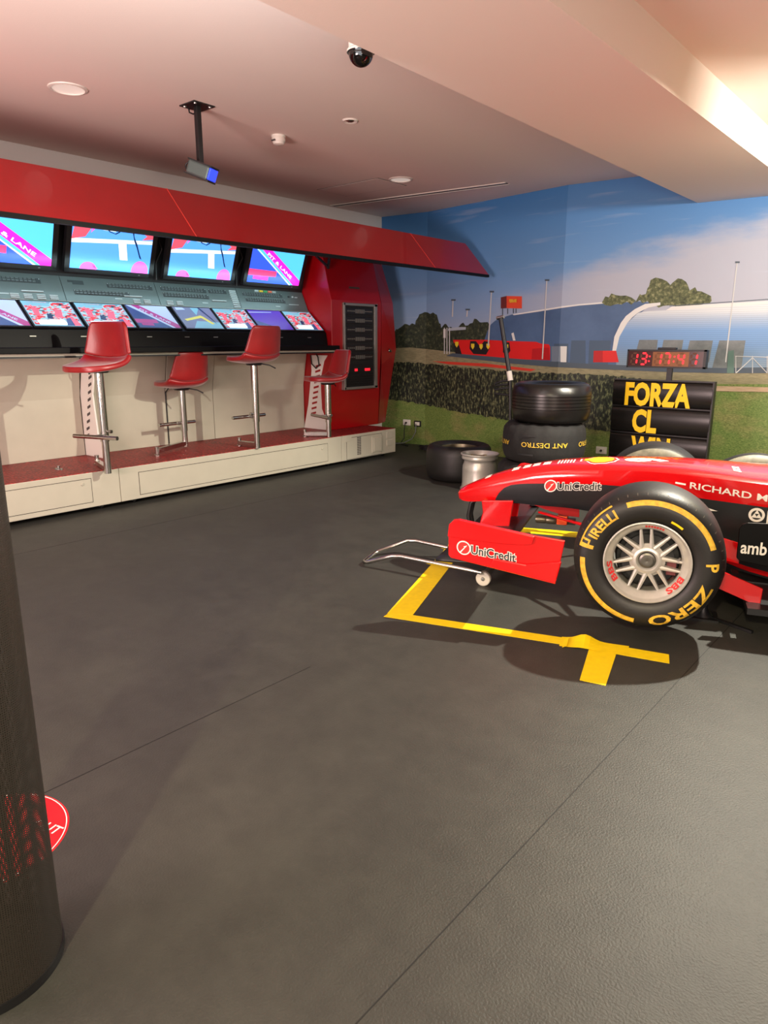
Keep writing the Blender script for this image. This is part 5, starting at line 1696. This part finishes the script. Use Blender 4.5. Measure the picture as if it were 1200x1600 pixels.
ec = blob('engine_cover', [(-1.72, 0, 0.10, 0.60, 1.00), (-1.76, 0, 0.13, 0.58, 1.02), (-2.1, 0, 0.15, 0.55, 0.98), (-2.6, 0, 0.11, 0.50, 0.86), (-3.1, 0, 0.06, 0.45, 0.70), (-3.5, 0, 0.03, 0.42, 0.56)], 'car_red')
MB().lathe([(0.001, 0), (0.075, 0)], (-1.716, 0, 0.90), (1, 0, 0), 24).build('air_intake', 'black_matte', ec)
for sgn in (1, -1):
    sp_ = blob('side_pod', [(-1.22, sgn * 0.50, 0.18, 0.20, 0.60), (-1.30, sgn * 0.51, 0.20, 0.18, 0.63), (-1.9, sgn * 0.48, 0.21, 0.17, 0.60), (-2.5, sgn * 0.36, 0.17, 0.16, 0.46), (-3.0, sgn * 0.22, 0.10, 0.16, 0.34)], 'car_red')
    MB().box((-1.215, sgn * 0.38, 0.30), (-1.222, sgn * 0.62, 0.56)).build('inlet', 'black_matte', sp_)
    MB().prism([(-3.45, 0.42), (-3.95, 0.42), (-3.98, 1.0), (-3.55, 1.0)], lambda u, z, d: (u, sgn * 0.49 + d, z), -0.006, 0.006).build('rear_endplate', 'car_red', car)
    MB().bar((-2.9, sgn * 0.15, 0.40), (-3.1, sgn * 0.66, 0.38), 0.03, 0.012).build('rear_wishbone', 'black_soft', car)
    wheel(car, (-3.1, sgn * 0.9, 0.36), (0, sgn, 0), (-sgn, 0, 0), (0, 0, 1), detail=False)
MB().grid(lambda a, b: (-3.58 - 0.30 * a, -0.485 + 0.97 * b, 0.90 + 0.07 * a * a), 6, 4).build('rear_wing', 'car_red', car, smooth=50, solid=0.012)
MB().bar((-3.5, 0, 0.50), (-3.68, 0, 0.92), 0.20, 0.02).build('wing_support', 'carbon', car)
# wings, pylons, suspension, floor
def wing_z(u): 
    t = (1.0 - u) / 0.31
    return 0.276 + 0.022 * t * t
mb = MB()
mb.grid(lambda a, b: (1.0 - 0.31 * a, -0.868 + 1.736 * b, wing_z(1.0 - 0.31 * a) + 0.006), 6, 20)
wg = mb.build('front_wing', 'carbon', car, smooth=50, solid=0.014)
for sgn in (1, -1):
    MB().grid(lambda a, b: (0.74 - 0.13 * a, sgn * (0.36 + 0.50 * b), 0.318 + 0.012 * a), 5, 8).build('wing_flap', 'black_soft', wg, smooth=50, solid=0.008)
mb = MB(); word(mb, 'power', lambda x, y: Vector((0.84 - y, -0.42 + x, wing_z(0.84 - y) + 0.0145)), 0.075, 0.46, bold=0.03)
mb.build('wing_lettering', 'white', wg, fix=False)
for sgn in (1, -1):
    prof = [(0.955, 0.285), (0.775, 0.285), (0.755, 0.455), (0.945, 0.44), (0.935, 0.37)]
    MB().prism(prof, lambda u, z, d: (u, sgn * 0.125 + d, z), -0.011, 0.011).build('wing_pylon', 'car_red', car, bevel=0.006)
    ep = [(0.875, 0.510), (0.905, 0.505), (0.925, 0.482), (0.932, 0.44), (0.93, 0.32), (0.915, 0.305), (0.398, 0.232), (0.366, 0.451), (0.507, 0.462)]
    e = MB().prism(ep, lambda u, z, d: (u, sgn * 0.875 + d, z), -0.007, 0.007).build('endplate', 'car_red', car, bevel=0.004)
    pad = [(0.878, 0.509), (0.905, 0.504), (0.925, 0.482), (0.931, 0.42), (0.80, 0.412), (0.66, 0.410), (0.56, 0.414), (0.515, 0.424), (0.506, 0.461)]
    MB().prism(pad, lambda u, z, d: (u, sgn * (0.882 + d), z), 0.0, 0.018).build('endplate_pad', 'car_red', e, bevel=0.005)
    if sgn > 0:
        sl = -0.082
        mk = lambda off: (lambda x, y: Vector((0.885 - x, 0.882 + off, 0.368 + y + sl * x)))
        mbs = (MB(), MB(), MB())
        uni_logo(mbs, mk(0.0010), mk(0.0020), mk(0.0028), 0.0, 0.222, 0.045)
        for m_, nm, mt in zip(mbs, ('logo_edge', 'logo_roundel', 'logo_lettering'), ('white', 'uni_red', 'dark_text')):
            m_.build(nm, mt, e, fix=False)
        MB().prism([(0.70, 0.330), (0.54, 0.318), (0.374, 0.352), (0.396, 0.242), (0.72, 0.288)], lambda u, z, d: (u, 0.882 + d, z), -0.002, 0.012).build('foot_plate', 'car_red', e, bevel=0.009)
# trumpet-like jack point and orange block under the nose
MB().lathe([(0.001, 0), (0.022, 0), (0.024, 0.01), (0.024, 0.055), (0.021, 0.06), (0.024, 0.065), (0.024, 0.115), (0.016, 0.125), (0.001, 0.125)], (0.64, 0.0, 0.325), (-1, 0, 0), 20).build('damper', 'gun', car, smooth=40)
MB().box((0.53, -0.014, 0.31), (0.41, 0.014, 0.345)).build('damper_mount', 'black_soft', car)
MB().box((0.515, -0.03, 0.308), (0.455, 0.03, 0.362)).build('orange_block', 'orange', car, bevel=0.004)
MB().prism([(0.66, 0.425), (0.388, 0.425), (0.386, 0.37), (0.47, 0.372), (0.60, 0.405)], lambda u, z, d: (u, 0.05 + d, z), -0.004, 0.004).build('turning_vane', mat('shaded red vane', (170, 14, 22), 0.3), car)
for sgn in (1, -1):
    MB().bar((0.607, sgn * 0.10, 0.392), (0.05, sgn * 0.62, 0.415), 0.022, 0.012).build('wishbone', 'car_red', car, bevel=0.003)
    MB().bar((-0.33, sgn * 0.24, 0.385), (-0.02, sgn * 0.62, 0.335), 0.035, 0.012).build('wishbone', 'black_soft', car, bevel=0.003)
    MB().bar((0.16, sgn * 0.22, 0.58), (0.02, sgn * 0.62, 0.50), 0.03, 0.012).build('wishbone', 'black_soft', car, bevel=0.003)
    MB().bar((-0.25, sgn * 0.25, 0.56), (0.0, sgn * 0.62, 0.50), 0.03, 0.012).build('wishbone', 'black_soft', car, bevel=0.003)
    MB().bar((0.0, sgn * 0.5, 0.39), (0.0, sgn * 0.80, 0.39), 0.12, 0.16).build('upright', 'black_soft', car, bevel=0.01)
    # vane and barge board behind the wheel
    bb = [(-0.395, 0.36), (-0.392, 0.50), (-0.402, 0.523), (-0.425, 0.534), (-0.50, 0.537), (-0.80, 0.52), (-0.80, 0.30), (-0.41, 0.345)]
    b_ = MB().prism(bb, lambda u, z, d: (u, sgn * 0.55 + d, z), -0.006, 0.006).build('barge_board', 'black', car, bevel=0.003)
    if sgn > 0:
        mb = MB(); word(mb, 'amb', lambda x, y: Vector((-0.463 - x, 0.5575, 0.417 + y)), 0.062, 0.11, bold=0.02)
        mb.build('lettering', 'white', b_, fix=False)
    MB().prism([(-0.32, 0.306), (-0.516, 0.235), (-0.513, 0.145), (-0.32, 0.217)], lambda u, z, d: (u, sgn * 0.60 + d, z), -0.008, 0.008).build('red_vane', 'car_red', car, bevel=0.003)
    MB().prism([(-0.30, 0.43), (-0.42, 0.40), (-0.42, 0.30), (-0.30, 0.32)], lambda u, z, d: (u, sgn * 0.44 + d, z), -0.006, 0.006).build('inner_vane', 'car_red', car)
    MB().bar((-0.42, sgn * 0.3, 0.22), (-0.42, sgn * 0.60, 0.22), 0.03, 0.012).build('vane_stay', 'black_soft', car)
    MB().box((-0.45, sgn * 0.30, 0.135), (-2.7, sgn * 0.70, 0.165)).build('floor_edge', 'carbon', car)
MB().box((-0.25, -0.30, 0.14), (-3.4, 0.30, 0.17)).build('underfloor', 'carbon', car)
wheel(car, (0, 0.9, 0.39), (0, 1, 0), (-1, 0, 0), (0, 0, 1))
wheel(car, (0, -0.9, 0.39), (0, -1, 0), (1, 0, 0), (0, 0, 1), detail=False)

# trolley under the nose
def cw(u, v, z): return CO + fwd * u + lft * v + Vector((0, 0, z))
tr = thing('nose_trolley', 'chrome tubular trolley with small grey castors under the car nose', 'trolley', CO + fwd * 0.9, pi + CA)
hd = [(-2.03, 3.255, 0.085), (-2.56, 3.185, 0.092), (-2.62, 3.17, 0.085), (-2.77, 3.115, 0.028), (-2.81, 3.13, 0.02), (-2.875, 3.30, 0.02), (-2.87, 3.335, 0.028), (-2.76, 3.495, 0.085), (-2.70, 3.515, 0.092), (-2.40, 3.54, 0.085), (-2.14, 3.60, 0.085)]
MB().tube(hd, 0.013, 12).build('tow_handle', 'chrome', tr, world=True, smooth=60)
for p in ((-2.035, 3.285), (-2.14, 3.66)):
    s_ = MB().lathe([(0.001, -0.016), (0.038, -0.016), (0.042, -0.012), (0.042, 0.012), (0.038, 0.016), (0.001, 0.016)], Vector((p[0], p[1], 0.042)), lft, 32).build('castor', 'white_rubber', tr, world=True, smooth=40)
    MB().lathe([(0.001, 0.021), (0.010, 0.020), (0.012, 0.016), (0.012, -0.02)], Vector((p[0], p[1], 0.042)), lft, 16).build('axle_cap', 'steel', s_, world=True, smooth=40)
MB().bar((-2.035, 3.30, 0.06), (-2.14, 3.64, 0.06), 0.03, 0.03).build('axle', 'steel', tr, world=True)
for k in (-1, 1):
    c_ = cw(1.02, 0.03 * k - 0.07, 0)
    MB().tube([c_ + Vector((0, 0, 0.085)) , c_ + fwd * 0.03 + Vector((0, 0, 0.22)), c_ + fwd * 0.045 + Vector((0, 0, 0.30)), c_ + fwd * 0.03 + Vector((0, 0, 0.38)), c_ + fwd * 0.0 + Vector((0, 0, 0.405))], 0.014, 10).build('lift_hook', 'black_soft', tr, world=True, smooth=60)
MB().bar(cw(1.02, -0.10, 0.085), Vector((-2.09, 3.47, 0.07)), 0.05, 0.02).build('lift_arm', 'black_soft', tr, world=True)
# stand and rod on the floor by the wheel
sd = thing('axle_stand', 'small black stand under the car floor behind the front wheel', 'axle stand', (-0.93, 3.60, 0), pi + CA)
MB().box((-0.07, -0.07, 0), (0.07, 0.07, 0.012)).build('base', 'black_soft', sd)
MB().lathe([(0.05, 0.012), (0.022, 0.05), (0.022, 0.13), (0.035, 0.138), (0.001, 0.139)], seg=20).build('post', 'black_soft', sd, smooth=40)
tag(MB().bar((-0.975, 3.622, 0.009), (-0.680, 3.528, 0.009), 0.016, 0.014).build('floor_rod', 'black_soft'), 'thin black rod lying on the floor behind the front wheel', 'rod')

# spare wheel leaning on the far side of the car
lean = radians(-12)
top = cw(-0.565, -0.82, 0.652)
outv = -(lft * cos(lean) - Vector((0, 0, 1)) * sin(lean))
upv_ = (lft * sin(lean) + Vector((0, 0, 1)) * cos(lean))
# rest it on its lower edge
c0 = top - upv_ * 0.325
low = (c0 - upv_ * 0.33 + outv * -0.17).z
sw = thing('spare_wheel', 'slick wheel leaning at the far side of the car, only its top arc seen', 'wheel', Vector((c0.x, c0.y, 0)))
w_ = wheel(sw, Vector((0, 0, c0.z)), outv, fwd, upv_, detail=False, rim_name='rim')

# ------------------------------------------------------------------ tyres, rim and jack pole by the wall
def flat_tyre(name, label, c, r, h, m, group=None, grooves=False, cover=False):
    t = thing(name, label, 'tyre', c, 0, group)
    k = r / 0.33
    prof = [(0.20 * k, 0.02), (0.24 * k, 0.004), (0.27 * k, 0.0), (0.30 * k, 0.012), (0.318 * k, 0.035), (0.327 * k, 0.075), (0.33 * k, h * 0.32)]
    if grooves:
        for g in (0.36, 0.43, 0.52, 0.60, 0.68):
            prof += [(0.3305 * k, h * g - 0.004), (0.324 * k, h * g - 0.0015), (0.324 * k, h * g + 0.0015), (0.3305 * k, h * g + 0.004)]
    prof += [(0.33 * k, h * 0.74), (0.327 * k, h - 0.075), (0.318 * k, h - 0.035), (0.30 * k, h - 0.012), (0.27 * k, h), (0.24 * k, h - 0.004), (0.205 * k, h - 0.02), (0.190 * k, h - 0.035), (0.188 * k, 0.035)]
    if not cover:
        MB().lathe(prof, seg=96, close=True).build('carcass', m, t, smooth=50)
        MB().lathe([(0.189 * k, h - 0.05), (0.178 * k, h - 0.03), (0.172 * k, h - 0.06), (0.165 * k, h - 0.2), (0.165 * k, 0.03), (0.189 * k, 0.03)], seg=64).build('liner', 'gun', t, smooth=50)
    else:
        rr = random.Random(hash(label) % 100)
        n_ = 96
        prof = [(0.21 * k, 0.01), (0.27 * k, 0.0), (0.305 * k, 0.015), (0.325 * k, 0.05), (0.335 * k, 0.10), (0.337 * k, h * 0.5), (0.335 * k, h - 0.10), (0.325 * k, h - 0.045), (0.30 * k, h - 0.012), (0.27 * k, h - 0.002), (0.21 * k, h - 0.01), (0.19 * k, h - 0.03), (0.19 * k, 0.03)]
        v = []
        for i, (r_, h_) in enumerate(prof):
            for q_ in range(n_):
                a = 2 * pi * q_ / n_
                wob = 0.0025 * sin(a * 11 + i * 0.7) + 0.002 * sin(a * 23 - i) if 2 < i < 9 else 0
                v.append(((r_ + wob) * cos(a), (r_ + wob) * sin(a), h_ + (0.004 * sin(a * 17) if 5 < i < 10 else 0)))
        m_ = len(prof)
        f = [(i * n_ + q_, i * n_ + (q_ + 1) % n_, ((i + 1) % m_) * n_ + (q_ + 1) % n_, ((i + 1) % m_) * n_ + q_) for i in range(m_) for q_ in range(n_)]
        MB().add(v, f).build('blanket', m, t, smooth=60)
    return t


SCX, SCY = -2.89, 5.63
TH = 0.338
flat_tyre('stacked_tyre', 'bottom tyre of the stack, black blanket, mostly behind the car nose', (SCX - 0.06, SCY + 0.0, 0.0), 0.36, TH, 'cover', 'stack of three tyres by the pit board', cover=True)
t2 = flat_tyre('stacked_tyre', 'middle tyre of the stack in a black blanket with upside down gold lettering', (SCX - 0.03, SCY, TH + 0.004), 0.35, TH, 'cover', 'stack of three tyres by the pit board', cover=True)
flat_tyre('stacked_tyre', 'bare glossy grooved tyre on top of the stack', (SCX + 0.02, SCY, 2 * TH + 0.008), 0.335, TH - 0.005, 'rubber_shiny', 'stack of three tyres by the pit board', grooves=True)
cam_az = atan2(0 - SCY, 0 - SCX)


def around(r, a0, z0):
    """x to the picture's right around the drum, lettering upside down"""
    def fn(x, y):
        a = a0 - x / r
        return Vector((r * cos(a), r * sin(a), z0 - y))
    return fn


mb = MB()
for body_, off_, w_ in (('ANT DESTRO', 0.0, 0.40), ('ANT DESTRO', -0.545, 0.40), ('ANT DESTRO', 0.53, 0.40)):
    fn = around(0.3615, cam_az + 0.03, TH * 0.50)
    word(mb, body_, lambda x, y: fn(x - off_, y), 0.042, w_, bold=0.0)
mb.build('blanket_lettering', 'gold_text', t2, fix=False)
for a0, z0, l in ((0.20, 0.245, 0.14), (0.22, 0.085, 0.14)):
    MB().grid(lambda a, b: around(0.362, cam_az, z0)(a0 - l * a, (b - 0.5) * 0.014), 6, 1).build('strap_loop', 'black_matte', t2, fix=False)

flat_tyre('loose_tyre', 'bare slick tyre lying flat on the floor behind the silver rim', (-3.99, 5.89, 0), 0.33, 0.355, 'rubber')
rim = thing('silver_rim', 'bare silver wheel rim standing on its flange before the slick tyre', 'wheel rim', (-3.53, 5.56, 0))
MB().lathe([(0.150, 0.0), (0.176, 0.0), (0.178, 0.012), (0.172, 0.018), (0.164, 0.03), (0.164, 0.05), (0.160, 0.06), (0.160, 0.19), (0.158, 0.225), (0.148, 0.255), (0.144, 0.275), (0.150, 0.285), (0.166, 0.292), (0.170, 0.305), (0.166, 0.315), (0.166, 0.322), (0.178, 0.330), (0.180, 0.340), (0.176, 0.345), (0.168, 0.342), (0.160, 0.325), (0.145, 0.30), (0.15, 0.1)], seg=80, close=True).build('barrel', 'alloy', rim, smooth=40)
mb = MB()
for k in range(7):
    a = 2 * pi * k / 7
    mb.bar((0.03 * cos(a), 0.03 * sin(a), 0.305), (0.15 * cos(a), 0.15 * sin(a), 0.30), 0.02, 0.02)
mb.lathe([(0.001, 0.32), (0.045, 0.32), (0.05, 0.30), (0.05, 0.28), (0.001, 0.28)], seg=28)
mb.build('spokes', 'gold_dull', rim, smooth=40)

jp = thing('jack_pole', 'black pole jack with chrome tip leaning behind the tyre stack', 'jack', (-3.46, 6.04, 0))
p0, p1, p2 = Vector((-3.46, 6.00, 0.0)), Vector((-3.529, 6.05, 1.02)), Vector((-3.665, 6.06, 1.575))
MB().tube([p1 - (p2 - p1) * 0.02, p2], 0.021, 14).build('pole', 'black_soft', jp, world=True, smooth=50)
MB().tube([p2 - Vector((0.04, 0, -0.0)), p2 + Vector((0.035, 0, 0.012))], 0.017, 12).build('tip', 'chrome', jp, world=True, smooth=50)
MB().tube([p1 - (p2 - p1).normalized() * 0.03, p1 + (p2 - p1).normalized() * 0.06], 0.026, 14).build('collar', 'white_plastic', jp, world=True, smooth=50)
MB().tube([p0, Vector((-3.50, 6.04, 0.6)), p1], 0.016, 12).build('lower_post', 'black_soft', jp, world=True, smooth=50)
MB().tube([p1 + Vector((0, 0, -0.03)), Vector((-3.60, 6.03, 0.985)), Vector((-3.675, 6.02, 0.955)), Vector((-3.66, 6.02, 0.94)), Vector((-3.54, 6.04, 0.955))], 0.010, 10).build('hook', 'black_soft', jp, world=True, smooth=60)
MB().tube([p1 + Vector((0.0, 0, -0.1)), Vector((-3.60, 6.03, 0.915)), Vector((-3.675, 6.02, 0.895)), Vector((-3.675, 6.02, 0.86)), Vector((-3.52, 6.04, 0.85))], 0.010, 10).build('hook', 'black_soft', jp, world=True, smooth=60)
MB().lathe([(0.001, 0), (0.09, 0), (0.09, 0.02), (0.02, 0.03), (0.001, 0.03)], p0, seg=28).build('foot', 'black_soft', jp, world=True, smooth=40)

# ------------------------------------------------------------------ pit board and clock
BYb = 6.5
bx0, bx1 = -2.675, -1.785
pb = thing('pit_board', 'black three-row pit board with yellow letters on a stand', 'pit board', ((bx0 + bx1) / 2, BYb, 0))
MB().box((bx0 + 0.005, BYb + 0.02, 0.285), (bx1 - 0.005, BYb + 0.05, 1.02)).build('back_plate', 'black_soft', pb, world=True)
mb = MB()
for z in (0.285, 0.532, 0.776, 1.015):
    mb.box((bx0, BYb - 0.02, z - 0.006), (bx1, BYb + 0.02, z + 0.006))
mb.box((bx1 - 0.012, BYb - 0.025, 0.285), (bx1 + 0.002, BYb + 0.04, 1.02)); mb.box((bx0 - 0.002, BYb - 0.01, 0.285), (bx0 + 0.008, BYb + 0.04, 1.02))
mb.build('frame', 'black_soft', pb, world=True)


def row_y(z, zc, hh):
    q_ = (z - zc) / hh
    return BYb - 0.03 * sqrt(max(0.0, 1.02 - q_ * q_))


for zc, body_, xa, xb in ((0.896, 'FORZA', -2.552, -1.965), (0.654, 'CL', -2.465, -2.24), (0.409, 'WIN', -2.46, -2.105)):
    hh = 0.116
    r_ = MB().grid(lambda a, b: (bx0 + 0.004 + (bx1 - bx0 - 0.012) * a, row_y(zc - hh + 2 * hh * b, zc, hh), zc - hh + 2 * hh * b), 1, 16).build('letter_row', 'board_black', pb, world=True, smooth=60, fix=False)
    mb = MB()
    word(mb, body_, lambda x, y: Vector(((xa + xb) / 2 + x, row_y(zc, zc, hh) - 0.003, zc + y)), 0.198, xb - xa, bold=0.045)
    mb.build('lettering', 'board_yellow', r_, world=True, fix=False)
for x in (bx0 + 0.08, bx1 - 0.08):
    MB().bar((x, BYb + 0.035, 0.285), (x, BYb + 0.035, 0.01), 0.03, 0.03).build('leg', 'black_soft', pb, world=True)
    MB().box((x - 0.02, BYb - 0.12, 0), (x + 0.02, BYb + 0.22, 0.02)).build('foot', 'black_soft', pb, world=True)
MB().box((-2.205, BYb + 0.0, 1.02), (-2.16, BYb + 0.03, 1.125)).build('clock_post', 'black_soft', pb, world=True)

ck = thing('digital_clock', 'red digital clock reading 13:17:41 above the pit board', 'clock', (-2.22, BYb, 1.127))
cx0, cx1, cz0, cz1 = -2.566, -1.876, 1.127, 1.287
MB().box((cx0, BYb - 0.01, cz0), (cx1, BYb + 0.05, cz1)).build('case', 'black_soft', ck, world=True, bevel=0.004)
mb = MB()
for a_, b_ in (((cx0, cz0), (cx1, cz0 + 0.014)), ((cx0, cz1 - 0.014), (cx1, cz1)), ((cx0, cz0), (cx0 + 0.012, cz1)), ((cx1 - 0.022, cz0), (cx1, cz1))):
    mb.box((a_[0], BYb - 0.02, a_[1]), (b_[0], BYb - 0.006, b_[1]))
mb.build('case_frame', 'black_soft', ck, world=True)
MB().box((cx0 + 0.01, BYb - 0.0125, cz0 + 0.01), (cx1 - 0.02, BYb - 0.0095, cz1 - 0.01)).build('display', 'led_field', ck, world=True)
MB().box((-2.335, BYb - 0.0135, cz0 + 0.015), (-2.02, BYb - 0.0120, cz1 - 0.02)).build('amber_glare', 'glare_amber', ck, world=True)  # patch painting the glare reflected in the clock window
MB().box((-2.30, BYb - 0.01, cz1), (-2.14, BYb + 0.04, cz1 + 0.018)).build('handle', 'black_soft', ck, world=True, bevel=0.004)
SEG = {'a': ((0.12, 1), (0.88, 1)), 'b': ((1, 0.93), (1, 0.56)), 'c': ((1, 0.44), (1, 0.07)), 'd': ((0.12, 0), (0.88, 0)), 'e': ((0, 0.44), (0, 0.07)), 'f': ((0, 0.93), (0, 0.56)), 'g': ((0.14, 0.5), (0.86, 0.5))}
DG = {'1': 'bc', '3': 'abgcd', '7': 'abc', '4': 'fgbc'}
dw, dh = 0.050, 0.098
xs_ = [-2.548, -2.468, None, -2.348, -2.258, None, -2.138, -2.044]
xs_ = {0: -2.530, 1: -2.445, 3: -2.315, 4: -2.240, 6: -2.118, 7: -2.010}


def seg_pts(x0, z0, s_):
    (a0, b0), (a1, b1) = SEG[s_]
    sl = 0.10
    f_ = lambda a, b: (x0 + a * dw + sl * b * dh, z0 + b * dh)
    p, q_ = Vector(f_(a0, b0)), Vector(f_(a1, b1))
    d = (q_ - p).normalized(); n2 = Vector((-d.y, d.x)) * 0.0074
    return [p, p + d * 0.006 + n2, q_ - d * 0.006 + n2, q_, q_ - d * 0.006 - n2, p + d * 0.006 - n2]


for i, ch in enumerate('13:17:41'):
    if ch == ':':
        mb = MB()
        for b in (0.3, 0.72):
            xc = {2: -2.368, 5: -2.150}[i]
            disc(mb, lambda a, c: Vector((xc + a + 0.1 * b * dh, BYb - 0.0152, 1.156 + b * dh + c)), 0, 0, 0.007)
        mb.build('colon', 'led', ck, world=True, fix=False)
        continue
    on = MB(); off = MB()
    for s_ in 'abcdefg':
        tgt = on if s_ in DG[ch] else off
        y_ = BYb - (0.0155 if s_ in DG[ch] else 0.0145)
        tgt.add([(p.x, y_, p.y) for p in seg_pts(xs_[i], 1.156, s_)], [(0, 1, 2, 3, 4, 5)])
    on.build('digit', 'led', ck, world=True, fix=False)
    off.build('unlit_segments', 'led_off_glare' if -2.335 < xs_[i] < -2.03 else 'led_off', ck, world=True, fix=False)
